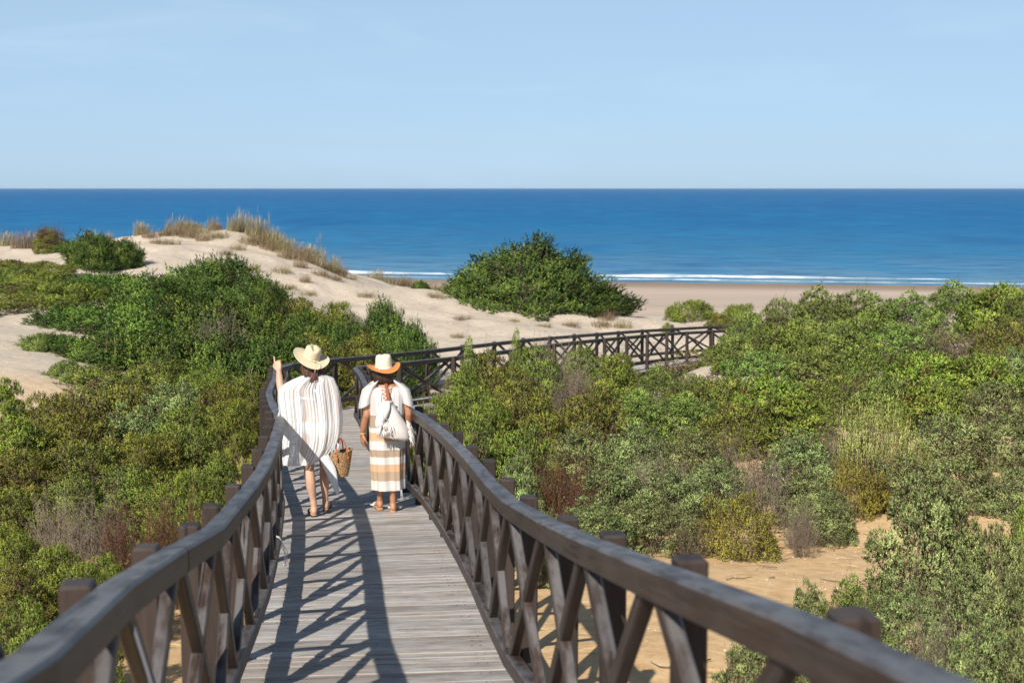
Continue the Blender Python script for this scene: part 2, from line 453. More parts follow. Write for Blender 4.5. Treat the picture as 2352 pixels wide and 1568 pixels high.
def axis(segs):
    out = [segs[0][0]]
    for a, b, n in segs: out += list(np.linspace(a, b, n + 1)[1:])
    return np.array(out)
gx = axis([(-4000, -600, 8), (-600, -120, 16), (-120, -24, 40), (-24, 26, 240), (26, 120, 40), (120, 600, 16), (600, 4000, 8)])
gy = axis([(-600, -60, 10), (-60, -2, 24), (-2, 74, 330), (74, 110, 50), (110, 215, 60), (215, 400, 8)])
XX, YY = np.meshgrid(gx, gy)
ZZ = ground(XX, YY)
nx, ny = len(gx), len(gy)
I = np.arange(nx * ny).reshape(ny, nx)
F = np.stack([I[:-1, :-1], I[:-1, 1:], I[1:, 1:], I[1:, :-1]], -1).reshape(-1, 4)

m, ns, ls, b = mat('sand')
ge = nd(ns, 'ShaderNodeNewGeometry'); sx = nd(ns, 'ShaderNodeSeparateXYZ'); ls.new(ge.outputs['Position'], sx.inputs[0])
n1 = nd(ns, 'ShaderNodeTexNoise', Scale=.35, Detail=6.0); ls.new(ge.outputs['Position'], n1.inputs['Vector'])
n2 = nd(ns, 'ShaderNodeTexNoise', Scale=5.0, Detail=8.0, Roughness=.7); ls.new(ge.outputs['Position'], n2.inputs['Vector'])
n3 = nd(ns, 'ShaderNodeTexNoise', Scale=60.0, Detail=4.0); ls.new(ge.outputs['Position'], n3.inputs['Vector'])
yn = math_(ns, ls, 'ADD', sx.outputs[1], math_(ns, ls, 'MULTIPLY', n1.outputs['Fac'], 8.0))
r_or = ramp(ns, [(.3, (.52, .33, .165)), (.55, (.69, .475, .255)), (.75, (.72, .54, .33))]); ls.new(n2.outputs['Fac'], r_or.inputs[0])
r_pa = ramp(ns, [(.28, (.43, .355, .27)), (.5, (.55, .468, .37)), (.75, (.60, .52, .42))]); ls.new(n2.outputs['Fac'], r_pa.inputs[0])
c = mixc(ns, ls, maprange(ns, ls, yn, 24, 36), r_or.outputs[0], r_pa.outputs[0])
# beach: firm tan sand, wet and darker by the water
mpb = nd(ns, 'ShaderNodeMapping'); mpb.inputs['Scale'].default_value = (.012, .11, 1); ls.new(ge.outputs['Position'], mpb.inputs[0])
nb = nd(ns, 'ShaderNodeTexNoise', Scale=1.0, Detail=5.0); ls.new(mpb.outputs[0], nb.inputs['Vector'])
r_be = ramp(ns, [(.3, (.42, .335, .265)), (.7, (.56, .45, .355))]); ls.new(nb.outputs['Fac'], r_be.inputs[0])
c = mixc(ns, ls, maprange(ns, ls, sx.outputs[1], 86, 104), c, r_be.outputs[0])
c = mixc(ns, ls, maprange(ns, ls, sx.outputs[2], .75, .15), c, (.30, .215, .155))
ls.new(c, b.inputs['Base Color'])
b.inputs['Roughness'].default_value = .95; b.inputs['Specular IOR Level'].default_value = .1
n4 = nd(ns, 'ShaderNodeTexNoise', Scale=2.6, Detail=2.0); ls.new(ge.outputs['Position'], n4.inputs['Vector'])
hb = math_(ns, ls, 'ADD', n2.outputs['Fac'], math_(ns, ls, 'MULTIPLY', n3.outputs['Fac'], .25))
hb = math_(ns, ls, 'SUBTRACT', hb, math_(ns, ls, 'MULTIPLY', maprange(ns, ls, n4.outputs['Fac'], .60, .70), .9))
bump(ns, ls, b, hb, .38, .055)
M['sand'] = m
tag(link('sand_ground', new_mesh('sand_ground', np.stack([XX, YY, ZZ], -1).reshape(-1, 3), F, smooth=True, mats=[m])), kind='structure')

# ------------------------------------------------------------------ sea
HAZE = 3.4e-5
m, ns, ls, b = mat('sea_water')
ge = nd(ns, 'ShaderNodeNewGeometry'); sx = nd(ns, 'ShaderNodeSeparateXYZ'); ls.new(ge.outputs['Position'], sx.inputs[0])
dsh = math_(ns, ls, 'ADD', sx.outputs[1], math_(ns, ls, 'MULTIPLY', sx.outputs[0], .19))     # metres out from the water line + 183.4
def sea_noise(scx, scy, det=5.0):
    mp = nd(ns, 'ShaderNodeMapping'); mp.inputs['Scale'].default_value = (scx, scy, 1); ls.new(ge.outputs['Position'], mp.inputs[0])
    n = nd(ns, 'ShaderNodeTexNoise', Scale=1.0, Detail=det, Roughness=.6); ls.new(mp.outputs[0], n.inputs['Vector']); return n.outputs['Fac']
nA = sea_noise(.012, .045); nB = sea_noise(.0011, .006, 6.0); nC = sea_noise(.09, .32)
lg = math_(ns, ls, 'LOGARITHM', math_(ns, ls, 'MAXIMUM', math_(ns, ls, 'SUBTRACT', dsh, 170.0), 1.0), 10.0)
lgn = math_(ns, ls, 'ADD', lg, math_(ns, ls, 'MULTIPLY', math_(ns, ls, 'SUBTRACT', nA, .5), .25))
rs = ramp(ns, [(0, (.22, .28, .29)), (.27, (.16, .30, .38)), (.35, (.13, .29, .43)), (.45, (.04, .20, .375)), (.55, (.002, .14, .335)), (.68, (.001, .11, .30)), (1.0, (.001, .105, .30))])
ls.new(math_(ns, ls, 'DIVIDE', lgn, 4.6), rs.inputs[0])
c = mixc(ns, ls, math_(ns, ls, 'MULTIPLY', maprange(ns, ls, nB, .42, .62), .35), rs.outputs[0], (.02, .15, .32))
c = mixc(ns, ls, math_(ns, ls, 'MULTIPLY', maprange(ns, ls, nC, .48, .62), .5), c, (.001, .05, .19))
nD = sea_noise(.035, .16, 6.0)
c = mixc(ns, ls, math_(ns, ls, 'MULTIPLY', maprange(ns, ls, nD, .52, .7), .3), c, (.02, .22, .42))
nE = sea_noise(.06, .020, 7.0); nF = sea_noise(.017, .005, 6.0)
c = mixc(ns, ls, math_(ns, ls, 'MULTIPLY', maprange(ns, ls, nE, .48, .66), .5), c, (.012, .20, .41))
c = mixc(ns, ls, math_(ns, ls, 'MULTIPLY', maprange(ns, ls, nF, .50, .66), .45), c, (.001, .085, .27))
ls.new(c, b.inputs['Base Color'])
b.inputs['Roughness'].default_value = .45
b.inputs['Specular IOR Level'].default_value = .015
hb = math_(ns, ls, 'ADD', sea_noise(.25, .8, 6.0), math_(ns, ls, 'MULTIPLY', sea_noise(.03, .1), 2.5))
bump(ns, ls, b, hb, 1.0, .6)
M['sea'] = m
sxs = axis([(-13000, -3000, 6), (-3000, -300, 9), (-300, 300, 30), (300, 3000, 9), (3000, 13000, 6)])
rows = []
for d in list(np.linspace(-1.5, 60, 60)) + list(np.geomspace(64, 12600, 44)):
    yy = shore_y(np.clip(sxs, -600, 600)) + d
    zz = .10 * np.exp(-((d - 12) / 5.) ** 2) + .05 * np.sin(d * .5) * np.exp(-d / 60) + .0 * sxs if d < 64 else 0 * sxs
    rows.append(np.stack([sxs, yy, zz], -1))
V = np.array(rows); a, k = V.shape[:2]
I = np.arange(a * k).reshape(a, k)
F = np.stack([I[:-1, :-1], I[:-1, 1:], I[1:, 1:], I[1:, :-1]], -1).reshape(-1, 4)
tag(link('sea', new_mesh('sea', V.reshape(-1, 3), F, smooth=True, mats=[m])), kind='structure')

# breaking surf: low foaming rollers, real ridges along the water line
m, ns, ls, b = mat('sea_foam')
ge = nd(ns, 'ShaderNodeNewGeometry')
mp = nd(ns, 'ShaderNodeMapping'); mp.inputs['Scale'].default_value = (.25, .9, 1); ls.new(ge.outputs['Position'], mp.inputs[0])
n = nd(ns, 'ShaderNodeTexNoise', Scale=1.0, Detail=8.0, Roughness=.7); ls.new(mp.outputs[0], n.inputs['Vector'])
r = ramp(ns, [(.36, (.20, .32, .40)), (.5, (.55, .62, .67)), (.66, (.80, .82, .84))]); ls.new(n.outputs['Fac'], r.inputs[0]); ls.new(r.outputs[0], b.inputs['Base Color'])
b.inputs['Roughness'].default_value = .9
bump(ns, ls, b, n.outputs['Fac'], .8, .2)
M['foam'] = m
def roller(name, d0, wid, hgt, x0, x1, seed, gap=.0):
    xs = np.arange(x0, x1, 1.2); pr = np.linspace(0, 1, 9)
    amp = np.clip(.38 + 1.9 * vnoise(xs / 23., xs * 0 + 3, seed) + .5 * vnoise(xs / 5., xs * 0 + 1, seed + 1) + gap, 0, 1.25)
    V = np.zeros((len(xs), 9, 3))
    off = 2.2 * vnoise(xs / 17., xs * 0 + 7, seed + 2) + .7 * vnoise(xs / 3., xs * 0, seed + 3)
    for j, t in enumerate(pr):
        V[:, j, 0] = xs
        V[:, j, 1] = shore_y(xs) + d0 + off + (t - .5) * wid * (.35 + amp * .8)
        prof = math.sin(math.pi * t ** .75)
        V[:, j, 2] = -.06 + (hgt * amp + .08) * prof + .05 * vnoise(xs / .9, xs * 0 + j * 1.7, seed + 4) * prof
    a, k = V.shape[:2]; I = np.arange(a * k).reshape(a, k)
    F = np.stack([I[:-1, :-1], I[1:, :-1], I[1:, 1:], I[:-1, 1:]], -1).reshape(-1, 4)
    tag(link(name, new_mesh(name, V.reshape(-1, 3), F, smooth=True, mats=[M['foam']])), kind='structure')
roller('surf', 13.0, 4.0, .40, -400, 260, 11, .18)
roller('surf', 5.0, 1.6, .10, -400, 260, 21, .05)

# sea air: one closed box of thin even haze round everything
hz_m = bpy.data.materials.new('sea_haze'); hz_m.use_nodes = True
hz_m.node_tree.nodes.clear()
hv = hz_m.node_tree.nodes.new('ShaderNodeVolumePrincipled'); hv.inputs['Density'].default_value = HAZE; hv.inputs['Color'].default_value = (.68, .84, 1.0, 1); hv.inputs['Anisotropy'].default_value = 0.0
ho = hz_m.node_tree.nodes.new('ShaderNodeOutputMaterial'); hz_m.node_tree.links.new(hv.outputs[0], ho.inputs['Volume'])
hx, hy0, hy1, hz0, hz1 = 14000, -900, 14000, -9.5, 12.9
hV = [(x, y, z) for z in (hz0, hz1) for y in (hy0, hy1) for x in (-hx, hx)]
hF = [(0, 2, 3, 1), (4, 5, 7, 6), (0, 1, 5, 4), (2, 6, 7, 3), (0, 4, 6, 2), (1, 3, 7, 5)]
tag(link('haze', new_mesh('haze', hV, hF, mats=[hz_m])), kind='stuff')

# ------------------------------------------------------------------ boardwalk deck
bw = thing('boardwalk', 'weathered grey plank boardwalk leading down through the scrub towards the beach', 'boardwalk', path_at(4.0))
HALF = .82
def bparent(o, root):
    o.parent = root
    o.matrix_parent_inverse = Matrix.Translation(-Vector(root.location))
    return o
PW = .118
n_pl = int((S_END - .3) / PW)
s_first = 1.0
plank_far = MB()
rng = random.Random(3)
cnt = 0
for i in range(n_pl):
    s0 = s_first + i * PW; s1 = s0 + PW - .007 + rng.uniform(-.002, .001)
    if s1 > S_END - .1: break
    el, er = -HALF + rng.uniform(-.022, .022), HALF + rng.uniform(-.022, .022)
    dz = rng.uniform(-.003, .003)
    a0, a1 = path_at(s0, el, dz), path_at(s1, el, dz)
    b0, b1 = path_at(s0, er, dz + rng.uniform(-.002, .002)), path_at(s1, er, dz)
    tgt = MB() if (cnt < 299 and path_at(s0).y > 2.5) else None
    far = tgt is None
    mb = plank_far if far else tgt
    T = Vector((0, 0, -.035)); ch = .0035
    dA, dB = (a1 - a0).normalized() * ch, (b1 - b0).normalized() * ch
    dn = Vector((0, 0, -ch))
    ringA = [a0 + dA, a1 - dA, a1 + dn, a1 + T, a0 + T, a0 + dn]
    ringB = [b0 + dB, b1 - dB, b1 + dn, b1 + T, b0 + T, b0 + dn]
    w = (a1 - a0).length
    mid = [(p + q) / 2 + Vector((0, 0, rng.uniform(-.0015, .0025))) for p, q in zip(ringA, ringB)]
    u0 = rng.uniform(0, 50)
    mb.loft([ringA, mid, ringB], [u0, u0 + .82, u0 + 1.64], True, True, False, [0, w, w + .03, w + .06, 2 * w, 2 * w + .03, 2 * w + .06])
    if not far:
        cnt += 1
        bparent(mb.build('plank', M['plank']), bw)
o = bparent(plank_far.build('plank', M['plank']), bw); o['kind'] = 'stuff'
scr = MB()
for i in range(190):
    for off in (-.62, -.58, 0.0, .58, .62):
        if off == 0.0 and i % 2: continue
        p = path_at(s_first + i * PW + PW * .5 + rng.uniform(-.012, .012), off + rng.uniform(-.012, .012), .0008)
        b_ = len(scr.v); scr.v += [(p.x + math.cos(k * 1.0472) * .0062, p.y + math.sin(k * 1.0472) * .0062, p.z) for k in range(6)]
        scr.face(range(b_, b_ + 6))
o = bparent(scr.build('screw_heads', simple('rusty_screw', (.06, .035, .025), .6, .2, 30, 0)), bw); o['kind'] = 'stuff'
for off in (-.66, 0.0, .66):
    mb = MB(); mb.beam([path_at(s, off, -.036 - .075) for s in np.arange(1.0, S_END - .4, .5)], .07, .15, flat_ends=True)
    bparent(mb.build('joist', M['joist']), bw)

# ------------------------------------------------------------------ railings
POST_W, RAIL_TOP = .082, 1.02
BAY = 1.11
def make_railing(side, label):
    root = thing('railing', label, 'railing', path_at(4.0, side * .8))
    s_corner = float(np.interp(26.2, PATH[:, 1], PS))
    ps = np.concatenate([np.arange(.9, s_corner, BAY), np.arange(s_corner + .7, S_END - .5, 1.95)])
    lo_off = side * (.70 if side < 0 else .665)
    rngr = random.Random(5 + side)
    glint_set = []
    for i, s in enumerate(ps):
        mb = MB()
        hw = POST_W / 2
        off = lo_off + side * (.045 + .046)
        p = path_at(s, off); g = gz(p.x, p.y)
        p0 = Vector((p.x, p.y, g - .25)); top = p.z + RAIL_TOP + .012 + rngr.uniform(-.006, .008)
        k = int(round(s / .02)); fwd = Vector((TAN[k][0], TAN[k][1], 0)); sd = Vector((NRM[k][0], NRM[k][1], 0))
        tw_ = rngr.uniform(-.03, .03); fwd = (fwd + sd * tw_).normalized(); sd = Vector((fwd.y, -fwd.x, 0))
        ch = .006
        def ring(z, h):
            return [Vector((p.x, p.y, z)) + sd * x + fwd * y for x, y in
                    ((-h + ch, -h), (h - ch, -h), (h, -h + ch), (h, h - ch), (h - ch, h), (-h + ch, h), (-h, h - ch), (-h, -h + ch))]
        mb.loft([ring(p0.z, hw), ring(top - .008, hw), ring(top, hw - .008)], [0, top - p0.z, top - p0.z + .01], True, True, False,
                [j * .044 for j in range(9)])
        bparent(mb.build('post', M['post']), root)
    # top and bottom rails: lengths of about four bays that follow the curve
    i = 0
    while i < len(ps) - 1:
        step = rngr.choice((2, 3, 3, 4)) if i else 4
        j = min(i + step, len(ps) - 1)
        sa, sb = ps[i] + .003, ps[j] - .003
        if i == 0: sa -= .35
        if j == len(ps) - 1: sb += .3
        ss = [sa] + [float(q) for q in ps[i + 1:j]] + [sb]
        for nm, zc, w_, h_ in (('top_rail', RAIL_TOP - .044, .090, .088), ('bottom_rail', .205, .070, .088)):
            mb = MB(); mb.beam([path_at(s, lo_off, zc) for s in ss], w_, h_, flat_ends=True, ch=.009, u0=rngr.uniform(0, 30))
            bparent(mb.build(nm, M['rail']), root)
        i = j
    z0, z1 = .205 + .042, RAIL_TOP - .044 - .042
    for i in range(len(ps) - 1):
        sa, sb = ps[i] + .075, ps[i + 1] - .075
        A, B = path_at(sa, lo_off, z0 - .01), path_at(sb, lo_off, z1 + .012)
        Cc, D = path_at(sa, lo_off, z1 + .012), path_at(sb, lo_off, z0 - .01)
        sd = Vector((NRM[int(sa / .02)][0], NRM[int(sa / .02)][1], 0))
        full, cut = ((A, B), (Cc, D)) if side < 0 else ((A, B), (Cc, D))
        def br(P, Q):
            mb = MB(); d = (Q - P).normalized(); up = sd.cross(d).normalized()
            mb.beam([P, Q], .045, .056, up=up, ch=.006, u0=rngr.uniform(0, 30))
            o = bparent(mb.build('brace', M['rail']), root); return o
        br(*full)
        P, Q = cut; midp = (P + Q) / 2; d = (Q - P).normalized()
        gap = .037
        br(P, midp - d * gap); br(midp + d * gap, Q)
        if side < 0 and abs((P.y + Q.y) / 2 - 3.75) < .56 and not glint_set:
            glint_set.append(1)
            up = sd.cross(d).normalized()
            for k0, k1 in ((.06, .42), (.56, .80)):  # thin white strips imitate a sun glint along the brace
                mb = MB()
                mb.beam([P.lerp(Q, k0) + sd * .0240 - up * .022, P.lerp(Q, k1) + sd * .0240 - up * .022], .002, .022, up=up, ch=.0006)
                bparent(mb.build('glint_streak', M['glint']), root)
    return root
rail_l = make_railing(-1, 'dark brown cross braced wooden railing along the left edge of the boardwalk')
rail_r = make_railing(1, 'dark brown cross braced wooden railing along the right edge of the boardwalk')

# ------------------------------------------------------------------ plants
NR = np.random.default_rng(11)
def unit(v): return v / (np.linalg.norm(v, axis=-1, keepdims=True) + 1e-9)
def leaf_quads(B, D, L, W, rng, fold=.25):
    n = len(B)
    S = unit(np.cross(D, unit(rng.normal(size=(n, 3)))))
    U = np.cross(S, D)
    L = L[:, None]; W = W[:, None]
    v1 = B + D * L * .5 + S * W * .5 + U * W * fold
    v2 = B + D * L + U * L * rng.uniform(-.12, .12, (n, 1))
    v3 = B + D * L * .5 - S * W * .5 + U * W * fold
    V = np.stack([B, v1, v2, v3], 1).reshape(-1, 3)
    return V, np.arange(n * 4).reshape(n, 4)
def sprig_leaves(P, D, ln, m, L, W, rng, a0=1.15, a1=.35, tintP=None, droop=0.0, clump=None):
    """P, D (n,3), ln (n,) -> leaves along n sprigs"""
    n = len(P)
    t = np.clip(np.linspace(.08, 1, m)[None] + rng.normal(0, .04, (n, m)), 0, 1.02)
    rad = rng.normal(size=(n, m, 3)); Dm = D[:, None]
    rad = unit(rad - (rad * Dm).sum(-1, keepdims=True) * Dm)
    al = a0 + (a1 - a0) * t + rng.normal(0, .15, (n, m))
    d = Dm * np.cos(al)[..., None] + rad * np.sin(al)[..., None]
    B = P[:, None] + Dm * (ln[:, None] * t)[..., None]
    B[..., 2] -= droop * (ln[:, None] * t) ** 2
    sz = (1.15 - .45 * t) * rng.uniform(.7, 1.3, (n, m))
    V, F = leaf_quads(B.reshape(-1, 3), unit(d).reshape(-1, 3), (L * sz).ravel(), (W * sz).ravel(), rng)
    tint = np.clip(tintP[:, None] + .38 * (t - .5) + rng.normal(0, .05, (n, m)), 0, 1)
    tint[tintP < 0] = rng.uniform(0, .08, tint[tintP < 0].shape)
    if clump is None: return V, F, np.repeat(tint.ravel(), 4)
    # turn every leaf's face outwards from its clump and lean its shading normal that way
    Q = V.reshape(-1, 4, 3); g = unit(np.cross(Q[:, 2] - Q[:, 0], Q[:, 3] - Q[:, 1]))
    cn = np.repeat(clump, m, axis=0); fl = (g * cn).sum(1) < 0
    F[fl] = F[fl][:, ::-1]; g[fl] *= -1
    N = np.repeat(unit(cn * 1.0 + g * .55), 4, axis=0)
    return V, F, np.repeat(tint.ravel(), 4), N

def dome_lobes(n, r, rng, flat=.0, rvar=.35, low=.05):
    """lobe centres spread on and in a dome of radius 1, height 1"""
    k = n * 9
    a = rng.uniform(0, 2 * np.pi, k); zz = rng.uniform(low, 1, k) ** (1 - flat * .5)
    h = np.sqrt(np.maximum(0, 1 - zz ** 2))
    rad = rng.uniform(.6, .95, k)
    irr = 1 + .22 * np.sin(a * 2 + rng.uniform(0, 6)) * .6 + .16 * np.sin(a * 3 + rng.uniform(0, 6))
    c = np.stack([np.cos(a) * h * rad * irr, np.sin(a) * h * rad * irr, zz * rad], 1)
    keep = [0]
    for i in range(1, k):                                 # spaced out, so that gaps stay between lobes
        if np.min(np.linalg.norm(c[keep] - c[i], axis=1)) > r * .98: keep.append(i)
        if len(keep) >= n: break
    c = c[keep]
    return c, r * rng.uniform(1 - rvar, 1 + rvar, len(c))

def make_shrub(seed, n_lobes, lobe_r, per_lobe, m, sl, L, W, up=.5, out=.7, jit=.35, a0=1.15, a1=.35, dead=.08, size=1.0, height=1.0,
               plume=0.0, flat=0.0, tint=.45, inner=.35, droop=0.0, low=.05):
    rng = np.random.default_rng(seed)
    c, r = dome_lobes(n_lobes, lobe_r, rng, flat, low=low)
    c = c * np.array([size, size, height]); r = r * size
    ctr = np.array([0, 0, .1 * height])
    Ps, Ds, Ts, Ln, Cn = [], [], [], [], []
    for ci, ri in zip(c, r):
        ax = unit(ci - ctr + np.array([0, 0, up * .3 * size]))
        n = max(6, int(per_lobe * (ri / (lobe_r * size)) ** 1.6))
        u = unit(rng.normal(size=(n, 3)) + ax * .75)
        dep = np.where(rng.random(n) < inner, rng.uniform(.25, .8, n), rng.uniform(.8, 1.0, n))
        p = ci + u * (ri * dep)[:, None] * np.array([1.08, 1.08, .82]) + ax * (plume * ri * rng.random(n) ** 1.5 * np.maximum(0, (u @ ax)))[:, None]
        d = unit(u * out + ax * .5 + np.array([0, 0, up]) + rng.normal(0, jit, (n, 3)))
        Ps.append(p); Ds.append(d); Cn.append(unit(u * .8 + ax * .35))
        lt = tint + rng.normal(0, .13)
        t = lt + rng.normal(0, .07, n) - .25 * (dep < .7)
        t[rng.random(n) < dead] = -1
        Ts.append(t); Ln.append(sl * rng.uniform(.6, 1.35, n) * (1 - .0 * dep))
    P, D, T, LN, CN = map(np.concatenate, (Ps, Ds, Ts, Ln, Cn))
    ok = P[:, 2] > .01
    P, D, T, LN, CN = P[ok], D[ok], T[ok], LN[ok], CN[ok]
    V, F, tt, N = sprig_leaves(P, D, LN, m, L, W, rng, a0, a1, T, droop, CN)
    return V, F, tt, c, r, N

def twigs_mesh(name, tips, seed, mt, base_r=.016, fork=3, spread=.12, wob=.05, org=.12, n_sub=4):
    rng = random.Random(seed)
    mb = MB()
    for tp_ in tips:
        tp_ = Vector(tp_)
        b = Vector((tp_.x * org + rng.gauss(0, .05), tp_.y * org + rng.gauss(0, .05), -.08))
        pts = []
        for k in range(5):
            t = k / 4
            p = b.lerp(tp_, t); p.z = b.z + (tp_.z - b.z) * t ** .8
            if 0 < k: p += Vector((rng.gauss(0, wob), rng.gauss(0, wob), rng.gauss(0, wob * .6)))
            pts.append(p)
        mb.tube(pts, [base_r, base_r * .8, base_r * .6, base_r * .45, base_r * .2], 4)
        for f in range(fork):
            q = pts[rng.choice((2, 3, 3, 4))]
            e = q + Vector((rng.gauss(0, spread), rng.gauss(0, spread), abs(rng.gauss(.3, .6)) * spread * 1.6)) + (tp_ - b).normalized() * spread
            mid_ = q.lerp(e, .5) + Vector((rng.gauss(0, .02), rng.gauss(0, .02), rng.gauss(0, .02)))
            mb.tube([q, mid_, e], [base_r * .4, base_r * .3, base_r * .12], 3)
            for g in range(n_sub):
                q2 = mid_.lerp(e, rng.random()); e2 = q2 + Vector((rng.gauss(0, 1), rng.gauss(0, 1), abs(rng.gauss(.3, 1)))) * spread * .5
                mb.tube([q2, e2], [base_r * .22, base_r * .08], 3)
    me = bpy.data.meshes.new(name); me.from_pydata(mb.v, [], mb.f); me.polygons.foreach_set('use_smooth', mb.sm)
    me.materials.append(mt); me.update(); return me

KIND = {}
def add_kind(key, mt, n_var_, twig_mt='twig', n_tw=36, tw_r=.014, **kw):
    vs = []; n_var = 3 if key in 'HSPMJB' else n_var_
    for v in range(n_var):
        k2 = dict(kw); base_h = kw.get('height', 1.0) / kw.get('size', 1.0); asp = (.75, 1.15, 1.8)[v % 3] if n_var > 1 else 1.15
        k2['height'] = kw.get('size', 1.0) * asp; k2['n_lobes'] = int(kw['n_lobes'] * (.75 + .42 * asp - .17))
        V, F, tt, c, r, N = make_shrub(sum(map(ord, key)) + v * 17, **k2)
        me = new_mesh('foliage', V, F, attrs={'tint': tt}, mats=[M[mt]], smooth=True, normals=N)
        rr = np.random.default_rng(v); ii = rr.choice(len(c), min(n_tw, len(c)), replace=False)
        tips = c[ii] * 1.10
        tw = twigs_mesh('branches', tips, v + 3, M[twig_mt], tw_r * kw.get('size', 1), 3, .12 * kw.get('size', 1), .04 * kw.get('size', 1))
        size = np.array([np.percentile(np.linalg.norm(V[:, :2], axis=1), 97), np.percentile(V[:, 2], 99.6)])
        vs.append((me, tw, size))
    KIND[key] = vs
# nominal radius about 1 m, height about 1 m
add_kind('H', 'heath', 3, n_lobes=72, lobe_r=0.185, per_lobe=58, m=9, sl=0.1, L=0.042, W=0.023, up=0.28, out=0.95, jit=0.38, dead=.10, inner=0.12)
add_kind('B', 'bright_heath', 2, n_lobes=64, lobe_r=0.18, per_lobe=56, m=10, sl=0.12, L=0.042, W=0.02, up=0.45, out=0.9, jit=0.35, dead=.07, inner=0.12)
add_kind('Y', 'yellow_heath', 2, n_lobes=70, lobe_r=0.185, per_lobe=40, m=9, sl=.12, L=0.036, W=0.021, up=0.3, out=0.9, jit=0.4, dead=.10, inner=0.12)
add_kind('S', 'glaucous', 3, n_lobes=84, lobe_r=0.15, per_lobe=58, m=11, sl=0.07, L=.026, W=0.021, up=0.2, out=1.0, jit=.35, dead=.12, a0=1.2, a1=.5, tint=.5, inner=0.12)
add_kind('P', 'green_juniper', 3, n_lobes=80, lobe_r=0.16, per_lobe=54, m=10, sl=0.08, L=.030, W=0.024, up=0.25, out=1.0, jit=.35, dead=.10, a0=1.2, a1=.5, tint=.52, inner=0.12)
add_kind('M', 'mastic', 2, n_lobes=70, lobe_r=0.17, per_lobe=42, m=8, sl=0.11, L=.050, W=0.032, up=0.3, out=0.9, jit=.4, dead=.06, tint=.5, inner=0.12)
add_kind('R', 'rosemary', 1, n_lobes=30, lobe_r=.2, per_lobe=40, m=14, sl=0.28, L=.034, W=0.017, up=1.8, out=.5, jit=.25, dead=.08, a0=.9, a1=.3, tint=.5)
add_kind('J', 'dark_juniper', 2, n_lobes=130, lobe_r=0.195, per_lobe=70, m=11, sl=0.2, L=.07, W=0.048, up=0.32, out=0.9, jit=.3, dead=.04, size=1.8, height=1.5, plume=1.5, a0=.95, a1=.3, tint=.5, n_tw=26, tw_r=.012, inner=0.12)
# dead, bare bushes
# uncountable low scrub that closes the ground between the shrubs
def low_scrub(name, mt, pts, seed):
    rng = np.random.default_rng(seed)
    var = [make_shrub(seed * 31 + v, n_lobes=10, lobe_r=.40, per_lobe=28, m=5, sl=.17, L=.07, W=.045, up=.35, out=.9, jit=.4, dead=.2, inner=.2, tint=.42) for v in range(4)]
    Vs, Ts, Ns, Fs = [], [], [], []; nv = 0
    for i, (x, y, h, r) in enumerate(pts):
        V, F, tt, c, rr, N = var[i % 4]
        a = rng.uniform(0, 6.283); ca, sa = math.cos(a), math.sin(a)
        W_ = np.stack([(V[:, 0] * ca - V[:, 1] * sa) * r + x, (V[:, 0] * sa + V[:, 1] * ca) * r + y, V[:, 2] * h + gz(x, y) - .02], 1)
        Vs.append(W_); Ts.append(np.clip(tt + rng.normal(0, .12), 0, 1)); Fs.append(F + nv); nv += len(V)
        Ns.append(np.stack([N[:, 0] * ca - N[:, 1] * sa, N[:, 0] * sa + N[:, 1] * ca, N[:, 2]], 1))
    V = np.concatenate(Vs)
    tag(link(name, new_mesh(name, V, np.concatenate(Fs), attrs={'tint': np.concatenate(Ts)}, mats=[M[mt]], smooth=True, normals=np.concatenate(Ns))), kind='stuff')
def path_dist(x, y): return float(np.min(np.hypot(PSUB[:, 0] - x, PSUB[:, 1] - y)))
def scatter(n, x0, x1, y0, y1, ok, seed, h=(.25, .5), r=(.4, .75)):
    rr = random.Random(seed); out = []
    for _ in range(n):
        y = y0 + (y1 - y0) * rr.random() ** .8; x = rr.uniform(x0, x1) * (.35 + .65 * y / y1)
        if path_dist(x, y) > 1.55 and ok(x, y): out.append((x, y, rr.uniform(*h) * (.7 + y / 60), rr.uniform(*r) * (.8 + y / 60)))
    return out
left_ok = lambda x, y: x < np.interp(y, PATH[:, 1], PATH[:, 0]) and not (x < -7.6 and y > 24.5 and x < -7.6 - (y - 24.5) * .12 and y < 41) and not (y < 9.5 and x > -3.6)
low_scrub('low_heath', 'heath', scatter(130, -15, -2, 8.5, 40, left_ok, 4), 3)
right_ok = lambda x, y: x > np.interp(y, PATH[:, 1], PATH[:, 0]) + 1.2 and not (y < 15.4) and not (y < 17.4 and x > 3.2)
low_scrub('low_scrub', 'right_scrub', scatter(95, 0, 19, 15.3, 47, right_ok, 5), 5)
low_scrub('low_heath', 'heath', scatter(40, -1, 19, 15.5, 46, right_ok, 6), 7)

def add_dead(key, mt, seed, n, org):
    rng = np.random.default_rng(seed)
    a = rng.uniform(0, 6.283, n); e = rng.uniform(.1, 1, n); rad = rng.uniform(.6, 1, n); h = np.sqrt(1 - e ** 2 * .8)
    tips = np.stack([np.cos(a) * h * rad, np.sin(a) * h * rad, e * rad], 1)
    me = twigs_mesh('bare_branches', tips, seed, M[mt], .013, 5, .16, .06, org, 5)
    KIND[key] = [(me, None, np.array([1.0, 1.0]))]
add_dead('D', 'dead_grey', 5, 70, .35)
add_dead('E', 'dead_red', 6, 70, .35)
add_dead('T', 'twig', 8, 45, .3)

